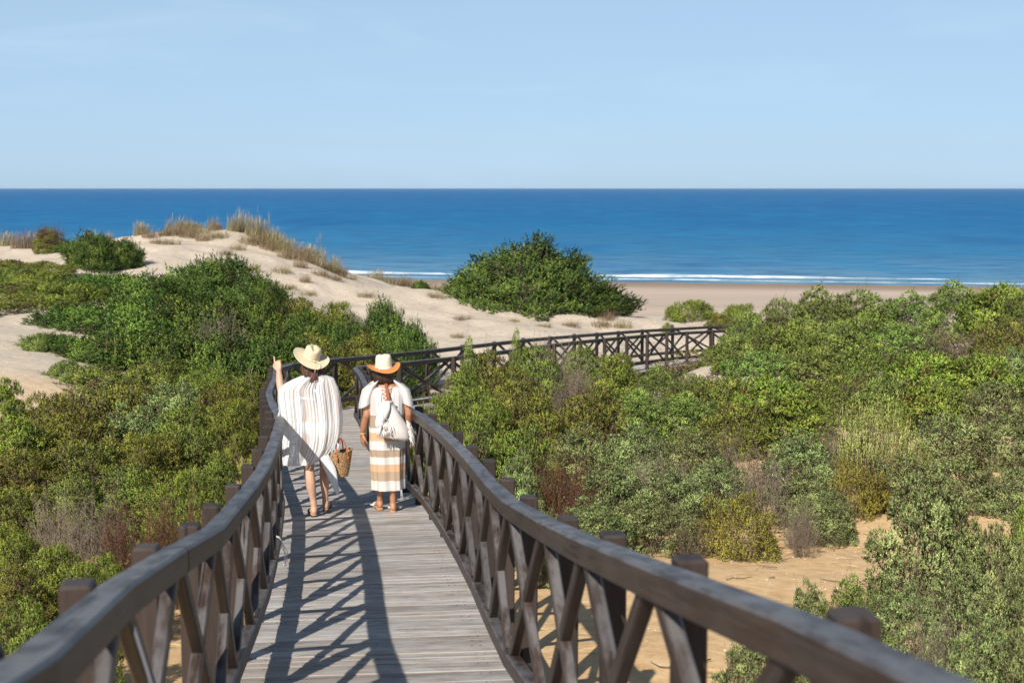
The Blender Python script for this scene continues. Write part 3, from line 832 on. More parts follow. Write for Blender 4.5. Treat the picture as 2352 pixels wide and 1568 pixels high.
CATS = {'H': 'shrub', 'B': 'shrub', 'Y': 'shrub', 'S': 'juniper', 'P': 'juniper', 'M': 'shrub', 'R': 'shrub', 'J': 'juniper', 'D': 'dead shrub', 'E': 'dead shrub', 'T': 'dead shrub'}
NAMES = {'H': 'heath_shrub', 'B': 'heath_shrub', 'Y': 'heath_shrub', 'S': 'juniper_shrub', 'P': 'juniper_shrub', 'M': 'mastic_shrub', 'R': 'rosemary_shrub', 'J': 'juniper_bush', 'D': 'dead_shrub', 'E': 'dead_shrub', 'T': 'dead_shrub'}
LOOK = {'H': 'olive green heath shrub', 'B': 'bright green feathery heath shrub', 'Y': 'yellow green heath shrub', 'S': 'blue green juniper shrub', 'P': 'pale green juniper shrub', 'M': 'leafy green mastic shrub',
        'R': 'yellowish upright rosemary shrub', 'J': 'dark green juniper bush', 'D': 'bare grey dead shrub', 'E': 'bare red brown dead shrub', 'T': 'small dry twiggy shrub'}
srng = random.Random(21)
counts = {}
def shrub(px, ptop, Y, wpx, kind, where, group=None, hmin=.35, hmax=3.6, ry=None, base=None):
    p = at(px, ptop, Y)
    g = gz(p.x, Y) if base is None else at(px, base, Y).z
    h = min(max(p.z - g, hmin), hmax)
    r = wpx * Y / 3267 / 2
    k = counts.get(kind, 0); counts[kind] = k + 1
    bank = KIND[kind]; me, tw, sz = min(bank, key=lambda b_: abs(math.log((h / r) / (b_[2][1] / b_[2][0]))))
    o = thing(NAMES[kind], LOOK[kind] + ' ' + where, CATS[kind], (p.x, Y, g - .03), srng.uniform(0, 6.283), group)
    sr = r / sz[0]; sh = (h + .05) / sz[1]
    o.scale = (sr, sr * 1.0, sh)
    f = link(me.name, me, o)
    if tw: link('branches', tw, o)
    return o

# one big juniper alone on the dune crest: cone-like dome, plumed outline
def big_juniper(px, ptop, pbase, Y, wpx, label):
    p0 = at(px, pbase, Y); top = at(px, ptop, Y); r = wpx * Y / 3267 / 2; h = top.z - p0.z + .25
    rng = np.random.default_rng(77)
    n = 150; k = n * 8
    a = rng.uniform(0, 6.283, k); z = rng.uniform(.0, 1, k) ** 1.35
    prof = (1 - z) ** .62 * (1 + .10 * np.sin(3 * a + 1) + .07 * np.sin(5 * a))
    rad = np.sqrt(rng.uniform(.45, 1, k))
    c = np.stack([np.cos(a) * prof * rad * r * .9, np.sin(a) * prof * rad * r * .9, z * h * .90], 1)
    c[:, 0] -= .08 * r * np.sin(z * math.pi)
    keep = [0]
    for i in range(1, k):
        if np.min(np.linalg.norm(c[keep] - c[i], axis=1)) > .56: keep.append(i)
        if len(keep) >= n: break
    c = c[keep]; lr = .50 * rng.uniform(.65, 1.3, len(c))
    Ps, Ds, Ts, Ln, Cn = [], [], [], [], []
    for ci, ri in zip(c, lr):
        ax = unit(np.array([ci[0], ci[1], .55 * ci[2] + .55]))
        nn = int(140 * (ri / .5) ** 1.6)
        u = unit(rng.normal(size=(nn, 3)) + ax * .8)
        dep = np.where(rng.random(nn) < .12, rng.uniform(.3, .8, nn), rng.uniform(.8, 1, nn))
        p = ci + u * (ri * dep)[:, None] + ax * (1.7 * ri * rng.random(nn) ** 1.6 * np.maximum(0, u @ ax))[:, None]
        Cn.append(unit(u * .8 + ax * .35)); Ps.append(p); Ds.append(unit(u * .6 + ax * .7 + np.array([0, 0, .55]) + rng.normal(0, .28, (nn, 3))))
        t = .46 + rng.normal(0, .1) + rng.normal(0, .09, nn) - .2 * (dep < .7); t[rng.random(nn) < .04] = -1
        Ts.append(t); Ln.append(.30 * rng.uniform(.6, 1.35, nn))
    P, D, T, LN, CN = map(np.concatenate, (Ps, Ds, Ts, Ln, Cn))
    V, F, tt, N = sprig_leaves(P, D, LN, 12, .095, .056, rng, .95, .3, T, 0, CN)
    V[:, 2] *= (h - .12) / np.percentile(V[:, 2], 99.98)
    V[:, 0] *= r / np.percentile(np.abs(V[:, 0]), 99.0)
    V[:, 1] *= .72
    V[:, 2] = np.maximum(V[:, 2], -.2)
    o = thing('juniper_bush', label, 'juniper', p0 - Vector((0, 0, .15)))
    link('foliage', new_mesh('foliage', V, F, attrs={'tint': tt}, mats=[M['dark_juniper']], smooth=True, normals=N), o)
    link('branches', twigs_mesh('branches', c[::6], 4, M['twig'], .035, 3, .35, .12), o)
    return o
big_juniper(1222, 534, 704, 57, 450, 'large dark green juniper bush alone on the dune crest in front of the sea')

LG = 'heath shrubs on the slope left of the boardwalk'
RG = 'scrub on the slope right of the boardwalk'
JG = 'dark junipers on the foot of the dune'
BG = 'shrubs between the two arms of the boardwalk'
SH = [
 # --- dark juniper mass at the foot of the left dune
 (215, 537, 50.5, 150, 'J', 'growing high on the pale sand left of the dune top', None),
 (280, 552, 51, 110, 'J', 'leaning right over pale sand below the dune top', None),
 (165, 585, 56, 90, 'J', 'at the left foot of the bush high on the sand', None),
 (112, 522, 58, 84, 'E', 'on the sand crest at far left among pale grass', None),
 (112, 526, 58, 80, 'H', 'on the sand crest at far left against the sea', None),
 (20, 598, 47, 170, 'H', 'at the left picture edge under the pale sand crest', None),
 (95, 612, 47.5, 170, 'B', 'under the pale sand crest at far left', None),
 (30, 612, 45, 180, 'H', 'at the left picture edge below the sand crest', None),
 (110, 622, 44, 190, 'B', 'below the sand crest, left of the dark junipers', None),
 (225, 628, 44, 210, 'J', 'at the left top of the dark mass', JG),
 (330, 632, 43, 230, 'J', 'in the dark mass under the sandy dip', JG),
 (455, 605, 45, 220, 'J', 'rising against the dune slope left of the tallest plume', JG),
 (520, 592, 44, 190, 'J', 'with the tallest plumes against the bare dune slope', None),
 (585, 640, 43, 170, 'J', 'at the right shoulder of the dark mass against bare sand', None),
 (40, 640, 43.5, 220, 'H', 'at the left picture edge, middle of three there', None),
 (140, 650, 42.5, 240, 'B', 'between the far left heath and the dark junipers', None),
 (60, 672, 42, 220, 'H', 'above the bare sand patch at the left picture edge', None),
 (200, 700, 39, 260, 'J', 'in the dark mass, above the sand patch', JG),
 (330, 690, 38, 280, 'J', 'in the dark mass, left of the bare branches', JG),
 (470, 680, 38, 280, 'J', 'in the dark mass, just behind its bare branches', JG),
 (590, 690, 38, 200, 'J', 'at the right side of the dark mass above the pointing woman', JG),
 (620, 655, 41, 150, 'J', 'on the right end of the dark mass against bare dune', None),
 (150, 645, 43.2, 150, 'J', 'at the far left end of the dark mass', None),
 (700, 722, 36, 190, 'J', 'behind the straw hat, upper row', None),
 (800, 742, 34.6, 170, 'J', 'between the two hats, upper row', None),
 (690, 690, 38, 180, 'H', 'on the sand foot right of the dark junipers', None),
 (770, 700, 37, 190, 'B', 'behind the far rail above the straw hat', None),
 (880, 695, 37, 150, 'J', 'with ragged top behind the far rail between the two hats', None),
 (945, 745, 36.5, 120, 'J', 'spilling towards the bare sand right of the terracotta brim hat', None),
 (120, 770, 33.5, 190, 'J', 'spreading its arms over the bare sand patch', None),
 (85, 775, 33, 90, 'P', 'low at the edge of the bare sand patch', None),
 (240, 770, 32.5, 240, 'J', 'in the lower dark mass, right of the sand patch', JG),
 (380, 765, 32.5, 260, 'J', 'in the lower dark mass behind the dry grass stalks', JG),
 (500, 740, 34, 150, 'D', 'showing bare in the middle of the dark junipers', None),
 (520, 770, 32, 260, 'J', 'in the lower dark mass under its bare branches', JG),
 (640, 775, 31.5, 220, 'J', 'just above the pointing hand', None),
 (730, 775, 32.5, 170, 'H', 'behind the far rail right beside the straw hat', None),
 (830, 770, 33, 190, 'H', 'behind the far rail between the two sun hats', None),
 (930, 790, 33.5, 130, 'J', 'right behind the far rail beside the cream hat crown', None),
 (150, 848, 29, 120, 'P', 'at the lower corner of the bare sand patch', None),
 # --- olive heath on the left slope
 (230, 842, 28.5, 230, 'H', 'below the junipers, nearest the sand patch', None),
 (350, 832, 29, 230, 'H', 'directly below the dark junipers', LG),
 (480, 850, 27.5, 210, 'B', 'below the right part of the dark junipers', LG),
 (570, 862, 26.5, 140, 'H', 'just left of the railing bend', None),
 (10, 872, 24.5, 110, 'M', 'at the left picture edge below the sand patch', None),
 (130, 905, 24.5, 210, 'H', 'below the bare sand patch', LG),
 (270, 890, 25, 230, 'H', 'left of the pale juniper on the left slope', LG),
 (400, 880, 25, 220, 'S', 'standing pale among olive heath on the left slope', None),
 (510, 885, 24.5, 180, 'H', 'left of the bend, lower row', LG),
 (40, 960, 20, 210, 'M', 'at the left edge, glossy among olive heath', None),
 (170, 945, 20.5, 220, 'H', 'between the glossy mastic and the pale junipers', LG),
 (300, 935, 21, 230, 'S', 'between olive shrubs halfway down the left slope', None),
 (420, 935, 21, 220, 'H', 'between the pale junipers and the railing bend', LG),
 (530, 925, 21, 150, 'B', 'close to the posts of the left railing bend', None),
 (60, 1040, 16.5, 240, 'H', 'at the left picture edge below the mastic', LG),
 (200, 1020, 17, 250, 'H', 'on the left slope, left of a bright feathery one', LG),
 (330, 1000, 17.5, 240, 'B', 'on the left slope left of the orange sand patch', LG),
 (440, 985, 18, 210, 'H', 'above the little patch of orange sand', None),
 (500, 1055, 15, 170, 'H', 'below the little patch of orange sand beside the posts', None),
 (30, 1130, 13.6, 240, 'H', 'at the left picture edge above the dead shrubs', LG),
 (160, 1100, 14, 240, 'H', 'right above the pale dead branches', LG),
 (300, 1080, 14.4, 250, 'H', 'above the reddish dead stems', LG),
 (415, 1090, 13.8, 230, 'B', 'behind the left railing, below the orange sand', LG),
 (130, 1155, 12.6, 150, 'D', 'tangled above the left railing at the far left', None),
 (215, 1150, 12, 190, 'D', 'with pale branches above the left railing', None),
 (300, 1180, 11.4, 200, 'E', 'with reddish stems behind the left railing', None),
 (405, 1170, 11.6, 170, 'E', 'low behind the left railing posts', None),
 (440, 1150, 12.0, 150, 'H', 'close behind the left railing posts', None),
 (20, 1215, 11, 200, 'B', 'at the left edge, below the pale dead branches', None),
 (120, 1260, 10.4, 200, 'B', 'left of the first tall posts', None),
 (40, 1310, 9.4, 220, 'H', 'at the left edge near the blurred handrail', None),
 (190, 1300, 9.6, 170, 'B', 'behind the nearest blurred post on the left', None),
 (250, 1285, 10.2, 130, 'B', 'seen through the gap between the near left posts', None),
 (60, 1390, 8.3, 220, 'H', 'half hidden by the near left handrail', None),
 (200, 1400, 8.6, 150, 'B', 'on sand under the near left handrail', None),
 # --- dune shrubs right of the big juniper
 (966, 652, 57.5, 46, 'J', 'tiny, on the sand left of the large lone juniper', None),
 (1590, 690, 63, 130, 'B', 'low on the sand bank in front of the beach', None),
 (1700, 700, 61, 120, 'B', 'on the sand bank next to the right scrub', None),
 (1655, 722, 56, 80, 'H', 'under the sand bank beside the far railing end', None),
 (1535, 742, 53, 40, 'B', 'tiny, behind the far end of the railing', None),
 (1395, 715, 56, 60, 'T', 'at the right foot of the large lone juniper', None),
 # --- between the two arms of the boardwalk
 (1188, 764, 29.8, 66, 'P', 'poking up above the far rail, tallest there', None),
 (1080, 782, 27.2, 80, 'P', 'in front of the far rail beside the bare sand', None),
 (1265, 778, 31.3, 60, 'T', 'poking over the far rail', None),
 (1120, 812, 27.3, 150, 'H', 'in front of the far rail, first after the gap', BG),
 (1230, 800, 29.5, 160, 'H', 'in front of the far rail left of the grey bush', BG),
 (1330, 802, 32.3, 160, 'H', 'in front of the far rail right of the grey bush', BG),
 (1290, 812, 29.6, 150, 'D', 'grey in front of the far rail', None),
 (1430, 815, 34.5, 110, 'H', 'below the posts of the far rail', BG),
 (1000, 868, 22.5, 90, 'T', 'next to the single near post right of the hats', None),
 (1060, 850, 26, 170, 'H', 'right of the cream backpack under the far rail', BG),
 (1180, 848, 27, 190, 'H', 'below the grey bush by the far rail', BG),
 (1300, 850, 28, 190, 'T', 'between the arms of the boardwalk', None),
 (1405, 822, 29.5, 150, 'M', 'with yellowish leaves below the far railing', None),
 (1510, 845, 31, 150, 'P', 'below the last posts of the far railing', None),
 (1590, 862, 30, 130, 'H', 'below the end of the far deck', BG),
 (1010, 918, 18.6, 150, 'B', 'brushing the right railing beside the cream backpack', None),
 (1110, 900, 20.5, 200, 'B', 'right of the railing, feathery', None),
 (1230, 905, 21, 210, 'H', 'right of the feathery pair beside the railing', BG),
 (1350, 905, 22, 210, 'H', 'in front of the yellowish mastic', BG),
 (1470, 900, 23.5, 200, 'P', 'in the middle of the scrub', None),
 (1100, 965, 16.5, 170, 'H', 'beside the right railing', BG),
 (1200, 985, 16.6, 180, 'H', 'a little right of the railing', BG),
 # --- right hand slope, far to near
 (1668, 790, 42, 130, 'P', 'covering the end of the far railing', None),
 (1720, 722, 45, 150, 'P', 'above the end of the far railing', None),
 (1800, 690, 46, 130, 'H', 'left shoulder of the scrub skyline', None),
 (1885, 662, 46, 190, 'P', 'on the scrub skyline, left of its dip', None),
 (1985, 672, 45, 190, 'H', 'on the scrub skyline against the beach', RG),
 (2085, 672, 45, 180, 'P', 'on the scrub skyline, in its dip', None),
 (2190, 650, 44, 190, 'P', 'topmost on the right scrub skyline', None),
 (2290, 655, 43, 200, 'M', 'on the skyline near the right picture edge', None),
 (2345, 672, 42, 130, 'P', 'on the skyline cut by the right picture edge', None),
 (1700, 765, 39, 170, 'P', 'on the right slope just above the far deck', RG),
 (1820, 745, 39.5, 200, 'H', 'on the right slope below the left skyline bush', RG),
 (1940, 735, 39, 210, 'P', 'below the olive bush on the right skyline', RG),
 (2070, 745, 38, 220, 'P', 'below the dip of the right skyline', RG),
 (2200, 745, 37, 220, 'T', 'bare under the skyline bushes', None),
 (2310, 745, 36, 190, 'H', 'near the right picture edge', RG),
 (1740, 808, 34, 200, 'P', 'on the right slope level with the far deck', RG),
 (1870, 800, 34, 210, 'P', 'above the dark glossy mastic', RG),
 (2000, 795, 33.5, 220, 'H', 'left of the bright mastic pair', RG),
 (2120, 812, 31.5, 210, 'M', 'bright on the right slope, left of its twin', None),
 (2240, 815, 31, 210, 'M', 'bright on the right slope, right of its twin', None),
 (2340, 800, 31.5, 150, 'S', 'at the right picture edge above mid height', None),
 (1660, 872, 28, 190, 'H', 'left of the dark glossy mastic', RG),
 (1780, 868, 27.5, 200, 'M', 'dark and glossy on the middle right slope', None),
 (1910, 870, 27, 200, 'H', 'right of the dark glossy mastic', RG),
 (2030, 868, 26.5, 200, 'P', 'above the rosemary shrub', RG),
 (2150, 880, 25.5, 200, 'M', 'on the middle right slope below the bright pair', None),
 (2280, 880, 25, 210, 'S', 'on the middle right slope near the edge', None),
 (1580, 905, 23.5, 200, 'P', 'below the end of the far deck', RG),
 (1700, 930, 22.5, 210, 'H', 'left of the orange tinged mastic', RG),
 (1830, 905, 22.5, 220, 'M', 'with orange tinged leaves left of the rosemary', None),
 (1960, 950, 20.5, 170, 'T', 'behind the rosemary shrub', None),
 (2180, 955, 21, 220, 'S', 'right of the rosemary shrub', None),
 (2320, 950, 20.5, 190, 'S', 'at the right edge, level with the rosemary shrub', None),
 (2010, 912, 18.6, 230, 'R', 'standing out pale on the right slope', None),
 (1330, 985, 18, 210, 'S', 'first to the right of the railing, upper row', None),
 (1460, 980, 19, 210, 'S', 'second to the right of the railing, upper row', RG),
 (1590, 990, 18.6, 200, 'S', 'third to the right of the railing, upper row', RG),
 (1720, 1000, 18.5, 210, 'T', 'in the scrub', None),
 (1840, 1000, 18, 210, 'S', 'in the scrub below the mastic', None),
 (1190, 1050, 14.5, 130, 'S', 'against the right railing behind the topmost posts', None),
 (1290, 1060, 14.8, 190, 'E', 'behind the right railing posts', None),
 (1400, 1065, 15.2, 210, 'S', 'between the red brown and the grey dead shrubs', RG),
 (1520, 1060, 15.6, 210, 'D', 'tangled in the scrub right of the railing', None),
 (1540, 1075, 15.3, 170, 'S', 'amid dead twigs right of the railing', None),
 (1650, 1060, 16, 210, 'S', 'between two grey dead shrubs', RG),
 (1760, 1070, 15.8, 230, 'D', 'tangled in the middle of the right scrub', None),
 (1860, 1075, 15.6, 170, 'S', 'under the rosemary shrub', None),
 (1960, 1065, 16, 200, 'Y', 'at the foot of the rosemary shrub', None),
 (2080, 1050, 16.5, 220, 'S', 'right below the rosemary shrub', RG),
 (2210, 1060, 16, 220, 'S', 'on the right slope above the sand path', RG),
 (2330, 1080, 15.5, 180, 'S', 'at the right edge above the sand path', None),
 (1240, 1160, 12.6, 140, 'S', 'tight behind the right railing', None),
 (1360, 1150, 13, 190, 'S', 'behind the right railing at the sand edge', RG),
 (1500, 1145, 13.4, 200, 'S', 'left of the low yellow mound', RG),
 (1590, 1180, 13.2, 110, 'T', 'at the left edge of the low yellow shrub', None),
 (1700, 1140, 13.4, 250, 'Y', 'low on the sand path, mounded', None),
 (1840, 1165, 13.9, 90, 'D', 'at the right end of the low yellow shrub', None),
 (1900, 1135, 14.3, 170, 'S', 'above the sand path right of the yellow shrub', None),
 (1850, 1225, 13.2, 80, 'T', 'lying on the sand path', None),
 (2130, 1092, 11.3, 270, 'S', 'tall and dense in front of the sand path', None),
 (2215, 1160, 11.4, 150, 'S', 'leaning on the right side of the tall juniper', None),
 (2300, 1205, 10.6, 170, 'S', 'right of the tall juniper at the sand', None),
 (2345, 1170, 11.2, 90, 'M', 'with reddish tips at the right edge', None),
 (2220, 1300, 9.6, 230, 'S', 'in the lower right corner scrub', None),
 (2330, 1330, 9.2, 190, 'S', 'in the lower right corner at the edge', None),
 (1860, 1345, 9.8, 130, 'S', 'small, left of the tall juniper', None),
 (1960, 1330, 9.6, 170, 'P', 'under the tall juniper', None),
 (2070, 1340, 9.0, 200, 'S', 'above the near right handrail', None),
 (2150, 1430, 8.0, 170, 'D', 'behind the nearest right post', None),
 (2250, 1420, 7.8, 230, 'S', 'behind the nearest right post', None),
 (2360, 1450, 7.4, 190, 'S', 'in the bottom right corner', None),
 (1720, 1462, 8.4, 170, 'S', 'on sand under the right handrail', None),
 (1850, 1500, 7.9, 170, 'S', 'under the near right handrail', None),
 (2050, 1490, 7.4, 200, 'P', 'under the nearest right post', None),
 (2200, 1520, 6.8, 210, 'S', 'under the near right handrail end', None),
 # --- just outside the frame, so that a step to the side still finds scrub
 (2470, 690, 40, 220, 'P', 'growing beyond the right picture edge', 'scrub beyond the right edge'),
 (2600, 680, 42, 240, 'H', 'growing beyond the right picture edge', 'scrub beyond the right edge'),
 (2480, 830, 27, 240, 'P', 'growing beyond the right picture edge', 'scrub beyond the right edge'),
 (2620, 820, 28, 260, 'S', 'growing beyond the right picture edge', 'scrub beyond the right edge'),
 (2480, 960, 20, 240, 'M', 'growing beyond the right picture edge', 'scrub beyond the right edge'),
 (2640, 960, 20, 260, 'P', 'growing beyond the right picture edge', 'scrub beyond the right edge'),
 (2480, 1090, 15.5, 240, 'S', 'growing beyond the right picture edge', 'scrub beyond the right edge'),
 (2650, 1080, 15.5, 260, 'H', 'growing beyond the right picture edge', 'scrub beyond the right edge'),
 (2520, 1250, 11, 260, 'S', 'growing beyond the right picture edge', 'scrub beyond the right edge'),
 (2560, 1450, 8, 280, 'P', 'growing beyond the right picture edge', 'scrub beyond the right edge'),
 (-120, 690, 40, 220, 'H', 'growing beyond the left picture edge', 'scrub beyond the left edge'),
 (-120, 960, 20, 240, 'H', 'growing beyond the left picture edge', 'scrub beyond the left edge'),
 (-140, 1130, 13.6, 260, 'B', 'growing beyond the left picture edge', 'scrub beyond the left edge'),
 (-150, 1300, 9.6, 260, 'H', 'growing beyond the left picture edge', 'scrub beyond the left edge'),
]
for e in SH:
    e = list(e)
    if e[0] > 1330 and 12.9 <= e[2] < 14.5: e[2] += 1.15
    elif e[0] > 1150 and 14.4 < e[2] < 16.6: e[2] += .9
    shrub(*e[:7])

# ------------------------------------------------------------------ dune grass and dry stalks
def grass_mesh(seed, n, h, spread, lean, seed_heads=.25, w=.012):
    rng = np.random.default_rng(seed); V, F, T = [], [], []
    b = 0
    for i in range(n):
        a = rng.uniform(0, 6.283); rr = spread * math.sqrt(rng.random())
        p = np.array([math.cos(a) * rr, math.sin(a) * rr, -.05])
        la = rng.uniform(0, 6.283); ln = abs(rng.normal(0, lean)) + .08
        dh = np.array([math.cos(la), math.sin(la), 0]) * ln + np.array([.12, 0, 0])
        hh = h * rng.uniform(.45, 1.0); head = rng.random() < seed_heads
        if head: hh = h * rng.uniform(.85, 1.12); dh *= .5
        sd = np.array([-math.sin(la), math.cos(la), 0]); tb = rng.uniform(.25, .9)
        rows = []
        for k in range(5):
            t = k / 4
            c = p + dh * hh * t ** 2 + np.array([0, 0, hh * t * (1 - .25 * ln * t)])
            ww = w * (1 - t * .85)
            if head: ww = w * (.35 if k < 3 else (1.5 if k == 3 else .5))
            rows += [c - sd * ww / 2, c + sd * ww / 2]
        V += rows
        for k in range(4): F.append((b + 2 * k, b + 2 * k + 1, b + 2 * k + 3, b + 2 * k + 2))
        T += [min(1, tb + (.25 if head and k > 2 else 0)) for k in range(5) for _ in (0, 1)]
        b += 10
    return new_mesh('blades', V, F, attrs={'tint': T}, mats=[M['straw']])
GR = [grass_mesh(s, 320, 1.0, .42, .42, .07, .014) for s in (1, 2, 3)]
GL = [grass_mesh(s + 10, 220, .6, .5, 1.0, .03, .016) for s in (1, 2)]
STK = [grass_mesh(s + 20, 9, 1.0, .09, .10, .6, .010) for s in (1, 2)]
grng = random.Random(4)
ORD = ('leftmost', 'second from left', 'third from left', 'fourth from left', 'fifth from left', 'sixth from left', 'seventh from left', 'rightmost')
TUFTS = {}
def name_tufts():
    for (g, k), lst in TUFTS.items():
        if len(lst) < 2: continue
        for i, (px, o, base) in enumerate(sorted(lst, key=lambda e: e[0])):
            n = len(lst)
            if n <= 8: o['label'] = base + ', ' + (ORD[i] if i < n - 1 else 'rightmost') + ' there'
def tuft(px, pbase, Y, hpx, wpx, where, group, kind='G'):
    p = at(px, pbase, Y); z = gz(p.x, Y)
    bank = {'G': GR, 'L': GL, 'S': STK}[kind]; hn = {'G': 1.0, 'L': .45, 'S': 1.05}[kind]; wn_ = {'G': 1.1, 'L': 1.6, 'S': .45}[kind]
    if kind == 'S': z = p.z
    nm = {'G': 'marram_tuft', 'L': 'dry_grass_clump', 'S': 'dry_grass_stalks'}[kind]
    lk = {'G': 'straw coloured grass tuft ', 'L': 'brown dry grass clump ', 'S': 'thin dry stalks '}[kind]
    o = link(nm, bank[grng.randrange(len(bank))], None, (p.x, Y, z))
    tag(o, lk + where, 'grass tuft', group)
    TUFTS.setdefault((group, lk + where), []).append((px, o, lk + where))
    s = wpx * Y / 3267 / wn_; o.scale = (s, s, hpx * Y / 3267 / hn)
    o.rotation_euler = (0, 0, grng.uniform(-.7, .7))
    return o
DT, DB = 'grass tufts along the dune top', 'dry clumps on the dune slope'
for a in [(15, 574, 62, 45, 60), (45, 572, 61, 40, 55), (70, 570, 61, 52, 50), (95, 572, 61, 42, 50)]: tuft(*a, 'on the sand crest at far left', 'grass tufts on the far left crest')
for a in [(205, 562, 62, 40, 40), (250, 560, 62, 34, 30), (318, 548, 62, 40, 34), (330, 545, 62, 34, 40)]: tuft(*a, 'between the dark bush and dune top', 'grass tufts left of the dune top')
for a in [(430, 527, 62, 22, 40), (450, 524, 62, 18, 40), (488, 524, 62, 34, 34), (500, 522, 61.5, 26, 30)]: tuft(*a, 'left of the big dune top tufts', 'small grass tufts on the dune top')
for a in [(535, 525, 61.5, 44, 40), (556, 527, 62, 52, 50), (580, 528, 61.5, 54, 50), (600, 532, 62, 54, 50), (622, 540, 61.5, 46, 46), (642, 548, 61.5, 40, 40)]: tuft(*a, 'in the thick stand on the dune top', DT)
for a in [(660, 560, 61, 34, 46), (690, 572, 61.5, 40, 50), (712, 580, 62, 48, 46), (732, 586, 62, 46, 40), (700, 578, 60.5, 30, 50)]: tuft(*a, 'on the right flank of the dune top', 'grass tufts on the dune flank')
for a in [(768, 618, 62, 40, 40), (782, 630, 61, 34, 40), (775, 640, 60, 26, 40)]: tuft(*a, 'at the right foot of the tall dune', 'grass tufts at the dune foot')
for a in [(850, 640, 72, 30, 40), (868, 618, 76, 40, 40), (890, 618, 77, 36, 40), (925, 618, 77, 36, 36), (945, 622, 77, 26, 50), (905, 620, 77, 26, 60), (835, 650, 70, 20, 50), (990, 640, 74, 24, 60)]: tuft(*a, 'on the small dune left of the juniper', 'grass tufts on the small dune')
for a in [(350, 552, 60, 12, 70), (365, 575, 58, 9, 60), (500, 560, 60, 12, 70), (545, 575, 58, 11, 60), (575, 560, 60, 16, 80), (645, 620, 55, 12, 70), (705, 650, 53, 9, 60), (735, 640, 56, 12, 60), (765, 655, 56, 10, 60), (780, 690, 52, 8, 60), (840, 690, 54, 8, 60), (1000, 700, 55, 9, 60), (1060, 735, 51, 7, 60), (1150, 715, 55, 8, 60), (1250, 760, 50, 8, 60), (1380, 745, 54, 12, 70), (410, 540, 61, 20, 90), (455, 535, 61, 14, 80), (385, 552, 60, 12, 60), (615, 572, 59, 16, 60), (675, 600, 58.5, 22, 80), (720, 605, 59, 22, 80), (745, 612, 60, 18, 70), (640, 585, 59, 14, 70), (660, 640, 53, 8, 60), (800, 660, 58, 8, 60), (880, 700, 52, 6, 50), (400, 556, 60, 16, 70), (430, 548, 60, 22, 70), (470, 545, 59.5, 14, 60), (600, 552, 60, 22, 90), (640, 566, 59.5, 22, 90), (655, 590, 58, 14, 60), (690, 600, 57, 20, 50), (700, 628, 54, 14, 40), (620, 545, 60, 26, 80), (755, 622, 60, 18, 60), (395, 585, 57, 10, 60), (520, 600, 56, 10, 50), (585, 615, 54, 10, 40),
          (1050, 690, 57, 10, 60), (1340, 722, 56, 14, 70), (1390, 728, 55, 16, 60), (1430, 740, 54, 14, 60), (1180, 735, 53, 6, 40), (1310, 738, 53, 8, 60), (1050, 770, 47, 8, 50), (1110, 690, 57, 8, 50), (960, 640, 70, 14, 70), (880, 640, 71, 14, 80)]:
    a = (a[0], a[1], a[2], a[3] * 1.6, a[4] * 1.15)
    x_, y_ = a[0], a[1]
    zone = ('on the dune top' if y_ < 560 and x_ < 660 else 'left on the bare dune slope' if x_ < 560 and y_ < 700 else ('low on the dune right flank' if y_ > 597 else 'high on the dune right flank') if x_ < 840 and y_ < 650 else 'between tall dune and lone juniper' if x_ < 1120 and y_ < 700 else 'at the right foot of the lone juniper' if x_ > 1330 else 'on the bare sand above the far rail')
    tuft(*a, zone, DB, 'L')
for a in [(245, 805, 28, 70, 14, 'in the dark junipers on the left'), (265, 815, 27.5, 50, 16, 'in the dark junipers on the left')]: tuft(*a[:5], 'rising from the heath below the left junipers', 'stalks in the left heath', 'S')
tuft(575, 875, 25, 40, 20, 'left of the railing bend', None, 'S')
for a in [(1724, 1270, 13.1, 105, 16), (1733, 1262, 13.1, 90, 12)]: tuft(*a, 'standing in the low yellow shrub', 'stalks in the low yellow shrub', 'S')
for a in [(2095, 1065, 16, 75, 12), (2110, 1060, 16, 80, 14)]: tuft(*a, 'below the pale rosemary shrub', 'stalks below the rosemary', 'S')
for a in [(2275, 1120, 14.5, 100, 12), (2290, 1110, 14.5, 110, 14), (2330, 1060, 15, 70, 10)]: tuft(*a, 'on the right slope near the picture edge', 'stalks near the right edge', 'S')
for a in [(1985, 1450, 8.6, 120, 16), (2075, 1480, 8.2, 130, 14), (2140, 1470, 8.0, 150, 16), (1900, 1420, 9.0, 60, 14), (2210, 1540, 7.4, 150, 14)]: tuft(*a, 'rising over the near right handrail', 'stalks over the near right handrail', 'S')

for a in [(548, 512, 62, 46, 14), (592, 515, 62, 50, 14), (618, 524, 62, 44, 14), (735, 575, 62, 50, 14), (728, 580, 62, 44, 12), (325, 540, 62, 40, 14)]: tuft(*a, 'with seed heads along the dune top', 'seed stalks along the dune top', 'S')
name_tufts()
